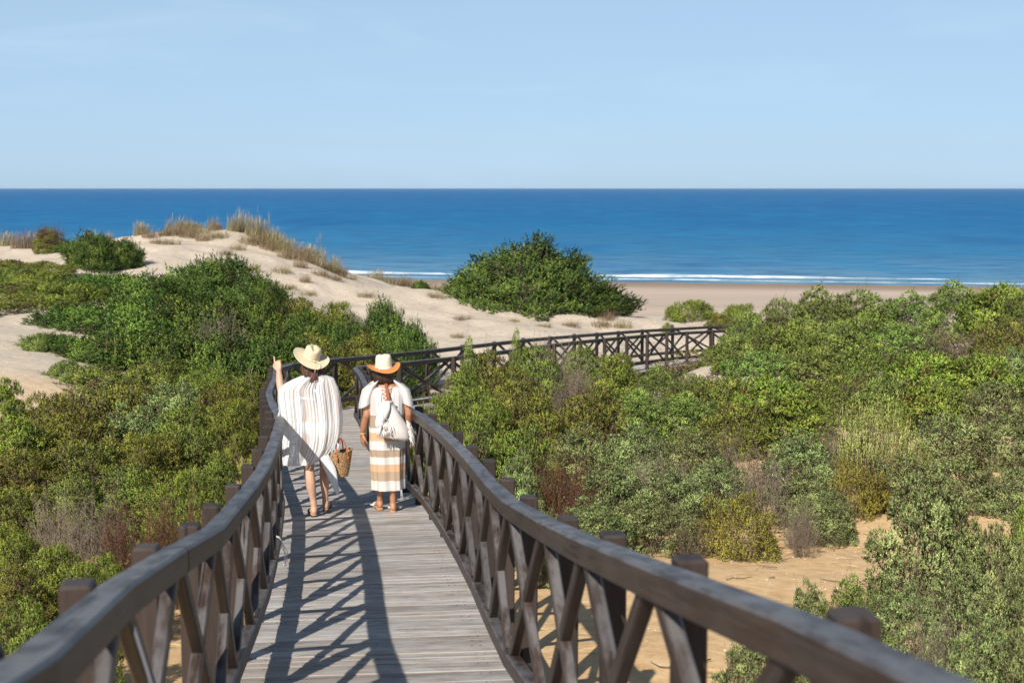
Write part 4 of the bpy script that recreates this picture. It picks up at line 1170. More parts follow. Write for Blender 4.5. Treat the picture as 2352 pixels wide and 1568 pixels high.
# small litter on the sand: pebbles, shells and fallen twigs (uncountable)
def litter():
    rng = np.random.default_rng(8)
    mb = MB(); mt = MB()
    X = np.concatenate([rng.uniform(.8, 9, 2600), rng.uniform(-7, -2.2, 500), rng.uniform(-8, 9, 500)]); Y = np.concatenate([rng.uniform(4, 17, 2600), rng.uniform(4, 12, 500), rng.uniform(42, 60, 500)])
    Z = ground(X, Y)
    for x, y, z in zip(X, Y, Z):
        r = .006 * rng.lognormal(0, .5) * (1 if y < 30 else 2.0); q = Vector((x, y, z + r * .3))
        a = rng.uniform(0, 6.28)
        ring = [q + Vector((math.cos(a + k * 1.571) * r * rng.uniform(.7, 1.3), math.sin(a + k * 1.571) * r * rng.uniform(.7, 1.3), 0)) for k in range(4)]
        b = len(mb.v); mb.v += [tuple(p) for p in ring] + [tuple(q + Vector((0, 0, r * .8)))]
        for k in range(4): mb.face((b + k, b + (k + 1) % 4, b + 4))
    for i in range(420):
        x, y = (rng.uniform(.8, 9), rng.uniform(4, 17)) if i < 330 else (rng.uniform(-6, -2.2), rng.uniform(4, 12))
        a = rng.uniform(0, 6.28); L = rng.uniform(.05, .35); pts = []
        for k in range(4):
            xx, yy = x + math.cos(a) * L * k / 3 + rng.normal(0, .015), y + math.sin(a) * L * k / 3 + rng.normal(0, .015)
            pts.append((xx, yy, gz(xx, yy) + .008 + .02 * rng.random()))
        mt.tube(pts, [.006, .005, .004, .002], 4)
    tag(mb.build('pebbles', M['pebble']), kind='stuff'); tag(mt.build('fallen_twigs', M['twig']), kind='stuff')
M['pebble'] = simple('pebble_shell', (.62, .52, .40), .8, .3, 20, 0)
litter()

# ------------------------------------------------------------------ boats on the horizon
def boat(px, py, Y, length, label):
    p = at(px, py, Y)
    m1 = simple('white_gelcoat', (.80, .80, .78), .3, .05, 2, 0); m2 = simple('dark_glass', (.03, .04, .05), .1, .1, 2, 0)
    o = thing('motor_boat', label, 'boat', (p.x, Y, 0), .5)
    L = length; mb = MB(); rings = []
    for t in np.linspace(0, 1, 9):
        w = L * .17 * (1 - max(0, (t - .45) / .55) ** 2.2) + .02; zt = L * (.10 + .06 * t); zk = -.3 + .5 * max(0, t - .7) * L * .12
        y = (t - .5) * L
        rings.append([(w, y, zt), (w * .75, y, zt * .25), (0, y, zk), (-w * .75, y, zt * .25), (-w, y, zt)])
    mb.loft(rings, closed=True, caps=True, smooth=False); mb.build('hull', m1, o)
    def blk(nm, y0, y1, w, z0, z1, mt, par, rake=.2):
        mb = MB(); mb.loft([[(-w, y0, z0), (w, y0, z0), (w, y1, z0), (-w, y1, z0)], [(-w * .85, y0 + rake, z1), (w * .85, y0 + rake, z1), (w * .85, y1 - rake * 2, z1), (-w * .85, y1 - rake * 2, z1)]], smooth=False)
        return mb.build(nm, mt, par)
    c = blk('cabin', -L * .22, L * .2, L * .11, L * .10, L * .25, m1, o); blk('windscreen', -L * .1, L * .205, L * .112, L * .18, L * .23, m2, c)
    blk('flybridge', -L * .18, L * .02, L * .09, L * .25, L * .31, m1, o)
boat(727, 433.3, 9500, 13, 'tiny white motor boat on the horizon above the dune')
boat(1211, 433.0, 9800, 15, 'tiny white motor boat on the horizon above the large lone juniper')

# ------------------------------------------------------------------ people
def ground_on_deck(px, py):
    lo, hi = 5.0, 30.0
    for _ in range(60):
        mdl = (lo + hi) / 2
        if at(px, py, mdl).z > deck_z(mdl): lo = mdl
        else: hi = mdl
    return at(px, py, lo)
def skin_mat(name, col):
    m, ns, ls, b = mat(name)
    tcn = nd(ns, 'ShaderNodeTexCoord'); n = nd(ns, 'ShaderNodeTexNoise', Scale=14.0, Detail=5.0); ls.new(tcn.outputs['Object'], n.inputs['Vector'])
    r = ramp(ns, [(.3, tuple(c * .86 for c in col)), (.7, tuple(min(1, c * 1.1) for c in col))]); ls.new(n.outputs['Fac'], r.inputs[0]); ls.new(r.outputs[0], b.inputs['Base Color'])
    b.inputs['Roughness'].default_value = .48; b.inputs['Subsurface Weight'].default_value = .12; b.inputs['Subsurface Radius'].default_value = (.012, .004, .002)
    return m
M['skin'] = skin_mat('fair_skin', (.56, .335, .235))
M['tan_skin'] = skin_mat('tanned_skin', (.42, .20, .11))
def hair_mat(name, c0, c1):
    m, ns, ls, b = mat(name)
    oi = nd(ns, 'ShaderNodeAttribute', attribute_name='tint'); r = ramp(ns, [(0, c0), (1, c1)]); ls.new(oi.outputs['Fac'], r.inputs[0])
    ls.new(r.outputs[0], b.inputs['Base Color']); b.inputs['Roughness'].default_value = .42; return m
M['hair'] = hair_mat('brown_hair', (.028, .014, .008), (.15, .06, .028))
M['hair_dark'] = hair_mat('dark_hair', (.018, .010, .007), (.075, .036, .02))

def body_mesh(chains, voxel=.0065, smooth_it=3):
    """chains of (points, radii or (rx, ry) radii) -> one continuous skin"""
    mb = MB()
    for pts, rad in chains:
        pts = [Vector(p) for p in pts]
        P, Q = [], []
        def rr(r): return r if isinstance(r, (tuple, list)) else (r, r)
        n = 14
        d0 = (pts[0] - pts[1]).normalized(); d1 = (pts[-1] - pts[-2]).normalized()
        seq = [(pts[0] + d0 * min(rr(rad[0])) * .92, .25 * .9, rad[0]), (pts[0] + d0 * min(rr(rad[0])) * .6, .78, rad[0])]
        # resample with a smooth spline
        m = len(pts)
        for i in range(m - 1):
            p0 = pts[max(i - 1, 0)]; p1 = pts[i]; p2 = pts[i + 1]; p3 = pts[min(i + 2, m - 1)]
            ra, rb = rr(rad[i]), rr(rad[i + 1])
            for k in range(5):
                t = k / 5; s_ = t * t * (3 - 2 * t)
                c = .5 * (2 * p1 + (p2 - p0) * t + (2 * p0 - 5 * p1 + 4 * p2 - p3) * t * t + (3 * p1 - p0 - 3 * p2 + p3) * t ** 3)
                seq.append((c, 1.0, (ra[0] + (rb[0] - ra[0]) * s_, ra[1] + (rb[1] - ra[1]) * s_)))
        seq.append((pts[-1], 1.0, rad[-1]))
        seq += [(pts[-1] + d1 * min(rr(rad[-1])) * .6, .78, rad[-1]), (pts[-1] + d1 * min(rr(rad[-1])) * .92, .25, rad[-1])]
        rings = []
        for i, (c, f, r) in enumerate(seq):
            a = seq[max(i - 1, 0)][0]; b_ = seq[min(i + 1, len(seq) - 1)][0]
            d = (b_ - a).normalized()
            x = Vector((1, 0, 0)); x = (x - d * x.dot(d)); x = x.normalized() if x.length > .15 else Vector((0, 1, 0)).cross(d).normalized()
            y = d.cross(x).normalized(); r = rr(r)
            rings.append([c + x * math.cos(2 * math.pi * k / n) * r[0] * f + y * math.sin(2 * math.pi * k / n) * r[1] * f for k in range(n)])
        mb.loft(rings, smooth=True)
    me = bpy.data.meshes.new('tmp'); me.from_pydata(mb.v, [], mb.f); me.update()
    o = bpy.data.objects.new('tmp', me); C.objects.link(o)
    r = o.modifiers.new('r', 'REMESH'); r.mode = 'VOXEL'; r.voxel_size = voxel; r.use_smooth_shade = True
    s_ = o.modifiers.new('s', 'SMOOTH'); s_.factor = .5; s_.iterations = smooth_it
    bpy.context.view_layer.update()
    out = bpy.data.meshes.new_from_object(o.evaluated_get(bpy.context.evaluated_depsgraph_get()))
    bpy.data.objects.remove(o); bpy.data.meshes.remove(me)
    out.polygons.foreach_set('use_smooth', np.ones(len(out.polygons), bool))
    return out

def hand_chains(wrist, d, palm_n, thumb_side, curls, scale=1.0):
    """palm, four unequal fingers and a thumb; d: direction of the fingers, palm_n: way the palm faces"""
    wrist = Vector(wrist); d = Vector(d).normalized(); pn = Vector(palm_n); pn = (pn - d * pn.dot(d)).normalized(); sd = d.cross(pn).normalized() * thumb_side
    ch = []
    k = wrist + d * .082 * scale
    for j in range(4):
        o = (.027 - .018 * j) * scale
        ch.append(([wrist + sd * o * .5, wrist + d * .04 * scale + sd * o * .9, k + sd * o], [.013 * scale, .0125 * scale, .0105 * scale]))
        L = (.070, .078, .072, .056)[j] * scale; cu = curls[j]
        p = k + sd * o; pts = [p - d * .012]; ang = 0.0
        for q in range(3):
            ang += cu * (.8, 1.0, .7)[q]
            p = p + (d * math.cos(ang) + pn * math.sin(ang)) * L * (.42, .33, .25)[q]; pts.append(p)
        ch.append((pts, [.0092 * scale, .0086 * scale, .0078 * scale, .0066 * scale]))
    t0 = wrist + d * .022 * scale + sd * .024 * scale
    t1 = t0 + (sd * .8 + d * .7 + pn * .2).normalized() * .034 * scale; t2 = t1 + (d * .9 + sd * .15 + pn * .5).normalized() * .028 * scale
    ch.append(([t0 - d * .01, t1, t2, t2 + (d + pn * .6).normalized() * .018 * scale], [.013 * scale, .0105 * scale, .009 * scale, .0075 * scale]))
    return ch

def head_chains(c, r=.088):
    c = Vector(c)
    return [([c + Vector((0, -.012, .03)), c + Vector((0, .0, .035)), c + Vector((0, .03, .02))], [(.074, .088), (.077, .098), (.072, .085)]),
            ([c + Vector((0, .02, .0)), c + Vector((0, .045, -.05)), c + Vector((0, .06, -.085))], [(.066, .07), (.056, .055), (.03, .026)]),
            ([c + Vector((0, .092, .012)), c + Vector((0, .106, -.018)), c + Vector((0, .112, -.03))], [.010, .013, .014]),           # nose
            ([c + Vector((-.02, .094, -.058)), c + Vector((0, .10, -.057)), c + Vector((.02, .094, -.058))], [.006, .009, .006]),    # mouth
            ([c + Vector((-.076, -.005, .012)), c + Vector((-.083, -.01, -.012)), c + Vector((-.077, 0, -.03))], [.010, .013, .007]),   # ears
            ([c + Vector((.076, -.005, .012)), c + Vector((.083, -.01, -.012)), c + Vector((.077, 0, -.03))], [.010, .013, .007])]
def foot_chains(ankle, heel, toe):
    a, h, t = Vector(ankle), Vector(heel), Vector(toe)
    return [([a, h + Vector((0, .005, .012))], [.036, .030]), ([h + Vector((0, .005, .008)), h.lerp(t, .5) + Vector((0, 0, .012)), t], [(.030, .028), (.036, .030), (.036, .016)])]

def strands(mb_list, name, par, mt, n, seed, fn, r=.006, tintr=(0, 1)):
    rng = random.Random(seed); V, F, T = [], [], []
    for i in range(n):
        pts, tint = fn(rng)
        mb = MB(); k = len(pts); mb.tube(pts, [r * (1.0 - .75 * j / (k - 1)) for j in range(k)], 4)
        b = len(V); V += mb.v
        F += [tuple(x + b for x in f) for f in mb.f]; T += [tint] * len(mb.v)
    me = bpy.data.meshes.new(name); me.from_pydata(V, [], F); me.polygons.foreach_set('use_smooth', [True] * len(F))
    a = me.attributes.new('tint', 'FLOAT', 'POINT'); a.data.foreach_set('value', np.array(T, np.float32))
    me.materials.append(mt); me.update()
    return link(name, me, par)

def straw_mat(name, col, sc=220., bmp=.5):
    m, ns, ls, b = mat(name)
    tcn = nd(ns, 'ShaderNodeTexCoord')
    w = nd(ns, 'ShaderNodeTexNoise', Scale=sc, Detail=2.0); ls.new(tcn.outputs['Object'], w.inputs['Vector'])
    n = nd(ns, 'ShaderNodeTexNoise', Scale=18.0, Detail=3.0); ls.new(tcn.outputs['Object'], n.inputs['Vector'])
    r = ramp(ns, [(.3, tuple(c * .72 for c in col)), (.65, tuple(min(1, c * 1.08) for c in col))]); ls.new(w.outputs['Fac'], r.inputs[0])
    c = mixc(ns, ls, math_(ns, ls, 'MULTIPLY', n.outputs['Fac'], .25), r.outputs[0], tuple(c * .8 for c in col))
    ls.new(c, b.inputs['Base Color']); b.inputs['Roughness'].default_value = .85; b.inputs['Specular IOR Level'].default_value = .15
    bump(ns, ls, b, w.outputs['Fac'], bmp, .002); return m
M['straw_pale'] = straw_mat('pale_straw', (.66, .57, .39))
M['straw_cream'] = straw_mat('cream_straw', (.80, .72, .55))
M['straw_rust'] = straw_mat('terracotta_straw', (.62, .25, .075))
M['cord'] = simple('pale_cord', (.74, .66, .48), .8, .1, 40, 0)
M['white_band'] = simple('white_ribbon', (.80, .80, .79), .8, .05, 40, 0)
M['leather'] = simple('brown_leather', (.25, .085, .035), .5, .2, 30, .1)
M['orange_leather'] = simple('orange_leather', (.42, .10, .03), .45, .15, 30, .1)
M['tan_leather'] = simple('tan_leather', (.44, .20, .075), .5, .15, 30, .1)
M['dark_leather'] = simple('dark_leather', (.05, .025, .018), .5, .2, 30, .1)
M['insole'] = simple('pale_insole', (.62, .42, .30), .7, .1, 30, 0)

def hat(par, centre, tilt, brim_r, crown_r, crown_h, curl, m_crown, m_brim, droop=0.0, name='sun_hat'):
    """wide brimmed hat: pinched crown and a brim with thickness; returns the part"""
    e = link(name, None, par, centre); e.rotation_euler = tilt
    n = 40; mb = MB(); rings = []
    prof = [(1.0, 0.0), (.99, .15), (.965, .45), (.93, .72), (.86, .90), (.70, .985), (.48, 1.0), (.25, .985), (.02, .975)]
    for rr_, z in prof:
        ring = []
        for k in range(n):
            a = 2 * math.pi * k / n; x, y = math.cos(a) * rr_ * crown_r * .93, math.sin(a) * rr_ * crown_r * 1.10
            zz = z * crown_h
            if z > .85:
                zz -= .030 * math.exp(-(x / .022) ** 2) * (1 if y < .06 else .6) * min(1, (z - .8) * 6)       # crease front to back
                zz -= .018 * math.exp(-((abs(x) - .055) / .022) ** 2) * math.exp(-((y - .06) / .04) ** 2)
                zz += .012 * max(0, -y / crown_r)
            ring.append((x, y, zz))
        rings.append(ring)
    mb.loft(rings, smooth=True); mb.build('crown', m_crown, e)
    mb = MB(); rings = []
    rad = [.96, 1.15, 1.35, 1.6, 1.8]
    f = brim_r / crown_r
    rl = [.95] + [1 + (f - 1) * t for t in (.15, .4, .65, .85, .97, 1.0)]
    def bz(r_, a):
        t = (r_ - 1) / (f - 1); x = math.cos(a)
        return curl * max(0, t) ** 2 * (x * x) * .6 - droop * max(0, t) ** 1.6 * (1 - x * x) + .006 * math.sin(3 * a + 1) * t
    for th, rs_ in ((.0045, rl), (-.001, rl[::-1])):
        for r_ in rs_:
            rings.append([(math.cos(2 * math.pi * k / n) * crown_r * r_ * .97, math.sin(2 * math.pi * k / n) * crown_r * r_ * 1.04, bz(r_, 2 * math.pi * k / n) + th) for k in range(n)])
    mb.loft(rings, smooth=True, caps=False); mb.build('brim', m_brim, e)
    return e
def hat_band(e, crown_r, z0, z1, mt, name='hat_band'):
    mb = MB(); n = 40; rings = []
    for z, s_ in ((z0, 1.005), (z0, 1.03), (z1, 1.02), (z1, .99)):
        rings.append([(math.cos(2 * math.pi * k / n) * crown_r * .93 * s_, math.sin(2 * math.pi * k / n) * crown_r * 1.10 * s_, z) for k in range(n)])
    mb.loft(rings, smooth=False, caps=False); return mb.build(name, mt, e)

def garment(name, rows, par, mt, n=96, fold=.012, nf=9, seed=0, hem=None, open_bottom=True):
    """cloth tube from rows (z, xl, xr, y_back, y_front); folds grow downwards; uv.x runs round, uv.y is the height"""
    rng = random.Random(seed); ph = [rng.uniform(0, 6.28) for _ in range(4)]
    zs = [r[0] for r in rows]; dense = []
    for i in range(len(rows) - 1):
        for k in range(4):
            t = k / 4; t2 = t
            dense.append([rows[i][q] + (rows[i + 1][q] - rows[i][q]) * t2 for q in range(5)])
    dense.append(list(rows[-1]))
    D_ = np.array(dense)
    for _ in range(2): D_[1:-1, 1:] = (D_[:-2, 1:] + 2 * D_[1:-1, 1:] + D_[2:, 1:]) / 4
    V, UV, F = [], [], []
    m = len(D_); ztop, zbot = D_[0][0], D_[-1][0]
    for i, (z, xl, xr, yb, yf) in enumerate(D_):
        g = (ztop - z) / (ztop - zbot)
        for k in range(n + 1):
            a = 2 * math.pi * k / n
            ca, sa = math.cos(a), math.sin(a)
            cx, rx = (xl + xr) / 2, (xr - xl) / 2; cy, ry = (yb + yf) / 2, (yf - yb) / 2
            pw = .82
            x = cx + rx * math.copysign(abs(ca) ** pw, ca); y = cy + ry * math.copysign(abs(sa) ** pw, sa)
            fo = fold * g ** .7 * (math.sin(nf * a + ph[0] + .8 * math.sin(3 * z + ph[1])) + .5 * math.sin(nf * 2.3 * a + ph[2] + 2 * z) + .35 * math.sin(nf * .37 * a + 5 * z + ph[3]))
            zz = z
            if hem is not None: zz = ztop + (z - ztop) * (ztop - hem(ca, sa)) / (ztop - zbot)
            V.append((x + ca * fo, y + sa * fo, zz)); UV.append((k / n, zz))
    F = [(i * (n + 1) + k, i * (n + 1) + k + 1, (i + 1) * (n + 1) + k + 1, (i + 1) * (n + 1) + k) for i in range(m - 1) for k in range(n)]
    V = np.array(V); UV = np.array(UV); F = np.array(F)
    return link(name, new_mesh(name, V, F, uv=UV[F.ravel()], smooth=True, mats=[mt]), par)

def cloth_shader(name, colour_fn, alpha_fn, bmp_fn=None):
    m, ns, ls, b = mat(name)
    uv = nd(ns, 'ShaderNodeUVMap'); sx = nd(ns, 'ShaderNodeSeparateXYZ'); ls.new(uv.outputs[0], sx.inputs[0])
    col = colour_fn(ns, ls, sx.outputs[0], sx.outputs[1]); al = alpha_fn(ns, ls, sx.outputs[0], sx.outputs[1])
    if hasattr(col, 'is_output'): ls.new(col, b.inputs['Base Color'])
    else: b.inputs['Base Color'].default_value = (*col, 1)
    b.inputs['Roughness'].default_value = .9; b.inputs['Specular IOR Level'].default_value = .1
    tl = nd(ns, 'ShaderNodeBsdfTranslucent')
    if hasattr(col, 'is_output'): ls.new(col, tl.inputs[0])
    else: tl.inputs[0].default_value = (*col, 1)
    mx = nd(ns, 'ShaderNodeMixShader'); mx.inputs[0].default_value = .22
    ls.new(b.outputs[0], mx.inputs[1]); ls.new(tl.outputs[0], mx.inputs[2])
    tp_ = nd(ns, 'ShaderNodeBsdfTransparent'); m2 = nd(ns, 'ShaderNodeMixShader')
    ls.new(al, m2.inputs[0]) if hasattr(al, 'is_output') else setattr(m2.inputs[0], 'default_value', al)
    ls.new(tp_.outputs[0], m2.inputs[1]); ls.new(mx.outputs[0], m2.inputs[2]); ls.new(m2.outputs[0], ns['Material Output'].inputs[0])
    if bmp_fn: bump(ns, ls, b, bmp_fn(ns, ls, sx.outputs[0], sx.outputs[1]), .4, .003)
    return m
def sock(ns, ls, x, y, sx_, sy_, scale=1.0, det=2.0):
    cb = nd(ns, 'ShaderNodeCombineXYZ'); ls.new(math_(ns, ls, 'MULTIPLY', x, sx_), cb.inputs[0]); ls.new(math_(ns, ls, 'MULTIPLY', y, sy_), cb.inputs[1])
    n = nd(ns, 'ShaderNodeTexNoise', Scale=scale, Detail=det); ls.new(cb.outputs[0], n.inputs['Vector']); return n.outputs['Fac']

# ---- woman in the white open-knit poncho
K1 = .001337
p1 = ground_on_deck(750 * .7656 + 510 * .3028, 980 * .7656 + 1432 * .3028)
w1 = thing('person', 'woman in sheer white striped poncho and wide straw hat, raising her left arm to point', 'person', p1, R(6))
ch = []
ch += [([(0, .03, .80), (0, .025, .92), (0, .03, 1.02), (0, .02, 1.13), (0, .015, 1.25), (0, .01, 1.33)], [(.150, .105), (.168, .118), (.125, .092), (.128, .095), (.150, .100), (.120, .075)])]
ch += [([(-.02, .0, 1.32), (-.02, .012, 1.39), (-.025, .03, 1.46)], [.062, .050, .048])]
ch += head_chains((-.03, .035, 1.535))
ch += [([(-.15, .01, 1.335), (-.235, .03, 1.30), (-.335, .05, 1.245)], [.050, .046, .037]), ([(-.335, .05, 1.245), (-.352, .10, 1.34), (-.362, .16, 1.445)], [.038, .037, .025])]
hd = Vector((-.10, .62, .75)).normalized()
ch += hand_chains((-.362, .16, 1.445), (-.18, .30, .95), (.35, .95, -.1), 1, (.05, 1.15, 1.2, 1.2))
ch += [([(.14, .0, 1.335), (.185, -.02, 1.22), (.205, -.03, 1.08)], [.050, .044, .036]), ([(.205, -.03, 1.08), (.205, .0, .95), (.20, .03, .835)], [.037, .034, .024])]
ch += hand_chains((.20, .03, .835), (.0, .08, -1), (-.95, .1, 0), 1, (1.0, 1.05, 1.1, 1.15))
ch += [([(-.085, .03, .84), (-.085, .02, .64), (-.075, .015, .47)], [(.090, .098), (.074, .080), (.052, .056)]), ([(-.075, .015, .47), (-.062, -.008, .34), (-.04, .0, .17), (-.03, .0, .085)], [(.052, .056), (.052, .058), (.033, .036), (.030, .034)])]
ch += foot_chains((-.03, .0, .085), (-.032, -.025, .035), (-.062, .155, .028))
ch += [([(.085, .05, .84), (.085, .14, .64), (.075, .20, .47)], [(.090, .098), (.074, .080), (.052, .056)]), ([(.075, .20, .47), (.072, .185, .34), (.075, .205, .17), (.078, .215, .095)], [(.052, .056), (.050, .057), (.033, .036), (.030, .034)])]
ch += foot_chains((.078, .215, .095), (.078, .19, .04), (.098, .375, .03))
bm1 = body_mesh(ch); bm1.materials.append(M['skin'])
link('body', bm1, w1)
for sx_ in (-1, 1):
    mb = MB(); c = Vector((-.03 + sx_ * .03, .035 + .088, 1.552)); mb.loft([[c + Vector((math.cos(a) * .009 * q, z, math.sin(a) * .006 * q)) for a in np.linspace(0, 6.28, 9)[:-1]] for q, z in ((1, -.004), (.9, .006), (.4, .009))], smooth=True)
    mb.build('eye', M['white_band'], w1)
def hair_long(rng):
    a = rng.uniform(math.pi * .93, math.pi * 2.07); c = Vector((-.03, .03, 1.53))
    r0 = .088; z0 = rng.uniform(-.05, .012)
    p = c + Vector((math.cos(a) * r0, math.sin(a) * r0 * 1.08, z0)); pts = [p]
    back = max(0.0, -math.sin(a)); L = rng.uniform(.17, .26) + .10 * back * (rng.random() ** .5) + (.10 if (back > .5 and rng.random() < .4) else 0)
    k = 7; drift = rng.gauss(.03, .03) + (.05 if L > .33 else 0)
    for j in range(1, k + 1):
        t = j / k
        out_ = .012 * math.sin(t * 3.14) - .055 * max(0, t - .3) * (0 if back > .4 else 1)
        pts.append(c + Vector((math.cos(a) * (r0 + out_) * (1 - .25 * t) + drift * t + .009 * math.sin(9 * t + a * 5), math.sin(a) * (r0 * 1.08 + out_ + .03 * t * back) - .0 + .008 * math.cos(8 * t + a * 9), z0 - L * t)))
    return pts, min(1, max(0, rng.gauss(.45, .25)))
strands(None, 'hair', w1, M['hair'], 330, 3, hair_long, .0075)
h1 = hat(w1, (-.038, .02, 1.585), (R(20), R(17), R(6)), .188, .090, .125, .03, M['straw_pale'], M['straw_pale'], .028)
hat_band(h1, .093, .012, .02, M['cord'], 'hat_cord')
mb = MB(); mb.tube([(.03, -.104, .016), (.06, -.12, .03), (.085, -.14, .024), (.085, -.17, .012), (.075, -.20, -.015)], .0028, 5); mb.tube([(.03, -.104, .016), (.035, -.125, .0), (.045, -.16, -.005), (.055, -.185, -.03), (.06, -.20, -.05)], .0028, 5)
mb.tube([(.022, -.1, .016), (.03, -.108, .022), (.036, -.104, .014)], .005, 5); mb.build('cord_bow', M['cord'], h1)
def c1(ns, ls, x, y): return (.84, .84, .84)
def a1(ns, ls, x, y):
    wob = math_(ns, ls, 'ADD', x, math_(ns, ls, 'MULTIPLY', math_(ns, ls, 'SUBTRACT', sock(ns, ls, x, y, 6, 3), .5), .010))
    st = sock(ns, ls, wob, y, 130, .25, 1.0, 1.5)
    return maprange(ns, ls, st, .43, .54, .40, .98)
def b1(ns, ls, x, y): return sock(ns, ls, x, y, 260, 60, 1.0, 2.0)
M['poncho'] = cloth_shader('white_open_knit', c1, a1, b1)
def hem1(ca, sa):
    z = .515 + .10 * max(0, ca) ** 1.5 - .0 * sa
    return z + (.02 if sa < 0 else -.04)
garment('poncho', [(1.425, -.085, .055, -.055, .08), (1.405, -.14, .12, -.085, .09), (1.375, -.215, .185, -.10, .10), (1.33, -.30, .200, -.108, .11), (1.275, -.365, .222, -.112, .125), (1.18, -.368, .240, -.118, .13), (1.05, -.352, .250, -.125, .135),
                   (.92, -.345, .262, -.135, .14), (.78, -.352, .252, -.145, .15), (.66, -.368, .225, -.15, .16), (.58, -.385, .17, -.15, .17), (.515, -.392, .12, -.15, .18)], w1, M['poncho'], 200, .016, 9, 2, hem1)
# front corner of the poncho that hangs lower on the right, and the fringes
mb = MB(); rings = []
for t in np.linspace(0, 1, 12):
    c = Vector((.075 + .15 * t + .012 * math.sin(5 * t), -.10 - .03 * t, .62 - .38 * t)); w_ = .034 * (1 - t) ** .6 + .010 + .010 * math.sin(t * 3.1)
    rings.append([c + Vector((math.cos(a) * w_ * (1 + .25 * math.sin(4 * a + 6 * t)), math.sin(a) * (.02 + .014 * (1 - t)), .25 * math.cos(a) * w_)) for a in np.linspace(0, 6.283, 17)[:-1]])
mb.loft(rings, smooth=True); M['white_cloth'] = cloth_shader('white_cloth', lambda *q: (.83, .83, .83), lambda *q: .97)
mb.build('poncho_corner', M['white_cloth'], w1)
def fr1(rng):
    t = rng.random(); p = Vector((.155 + .075 * t, rng.uniform(-.11, .02), .70 + .03 * t + rng.uniform(-.02, .03))); q = p + Vector((rng.gauss(-.005, .012), rng.gauss(0, .01), -rng.uniform(.06, .12)))
    return [p, p.lerp(q, .5) + Vector((rng.gauss(0, .006), 0, 0)), q], .9
strands(None, 'fringe', w1, M['white_cloth'], 46, 5, fr1, .0038)
def fr2(rng):
    z = rng.uniform(.92, 1.1); p = Vector((-.352 - .02 * (1.1 - z), rng.uniform(-.05, .08), z)); q = p + Vector((rng.gauss(-.012, .012), rng.gauss(0, .01), -rng.uniform(.05, .10)))
    return [p, p.lerp(q, .5), q], .9
strands(None, 'fringe', w1, M['white_cloth'], 22, 6, fr2, .0032)
# white bikini seen through the knit
mb = MB(); rings = []
for z, s_ in ((1.205, 1.0), (1.205, 1.03), (1.18, 1.03), (1.18, 1.0)):
    rings.append([(math.cos(a) * .150 * s_, .015 + math.sin(a) * .106 * s_, z) for a in np.linspace(0, 6.283, 33)[:-1]])
mb.loft(rings, caps=False, smooth=False)
mb.tube([(.05, -.085, 1.2), (.0, -.10, 1.27), (-.06, -.075, 1.36)], .008, 6); mb.tube([(-.03, -.085, 1.2), (.02, -.10, 1.28), (.05, -.07, 1.37)], .008, 6)
mb.build('bikini_top', M['white_band'], w1)
mb = MB(); rings = []
for z, sx_, sy_ in ((.80, .11, .10), (.84, .165, .122), (.90, .178, .13), (.955, .165, .122)):
    rings.append([(math.cos(a) * sx_, .027 + math.sin(a) * sy_, z) for a in np.linspace(0, 6.283, 33)[:-1]])
mb.loft(rings, caps=True, smooth=True); mb.build('bikini_bottom', M['white_band'], w1)
def slide(par, heel, toe, m_sole, m_strap, m_in, name='sandal', tuft_=False):
    h, t = Vector(heel), Vector(toe); d = (t - h).normalized(); sd = Vector((d.y, -d.x, 0)).normalized(); up = sd.cross(d)
    e = link(name, None, par, (0, 0, 0)); e.empty_display_size = .05
    L = (t - h).length
    def outline(o_, z):
        P = []
        for s_, w_ in ((-.035, .012), (-.025, .026), (.02, .033), (.5 * L, .030), (.78 * L, .041), (L + .02, .036), (L + .045, .015)): P.append((s_, w_))
        full = [(s_, w_ + o_) for s_, w_ in P] + [(s_, -w_ - o_) for s_, w_ in reversed(P)]
        return [h + d * s_ + sd * w_ + up * z for s_, w_ in full]
    mb = MB(); mb.loft([outline(0, -.034), outline(0, -.020)], smooth=False); mb.build('sole', m_sole, e)
    mb = MB(); mb.loft([outline(-.003, -.0195), outline(-.003, -.0165)], smooth=False); mb.build('insole', m_in, e)
    mb = MB(); rings = []
    for s_ in (.55 * L, .62 * L, .78 * L, .86 * L):
        rings.append([h + d * s_ + sd * math.cos(a) * .046 + up * (-.016 + math.sin(a) * (.046 if s_ < .75 * L else .038)) for a in np.linspace(0, math.pi, 11)] + [h + d * s_ + sd * math.cos(a) * .043 + up * (-.016 + math.sin(a) * (.042 if s_ < .75 * L else .034)) for a in np.linspace(math.pi, 0, 11)])
    mb.loft(rings, smooth=False); mb.build('strap', m_strap, e)
    if tuft_:
        def ff(rng):
            a = rng.uniform(.1, 3.0); p = h + d * rng.uniform(.55, .82) * L + sd * math.cos(a) * .046 + up * (-.016 + math.sin(a) * .044)
            q = p + sd * math.cos(a) * .022 + up * .008 * rng.random() + Vector((rng.gauss(0, .006), rng.gauss(0, .006), -.004)); return [p, q], .9
        strands(None, 'fringe', e, M['white_cloth'], 40, 3, ff, .004)
    return e
slide(w1, (-.032, -.025, .036), (-.062, .155, .034), M['dark_leather'], M['dark_leather'], M['insole'])
slide(w1, (.078, .19, .041), (.098, .375, .034), M['dark_leather'], M['dark_leather'], M['insole'])

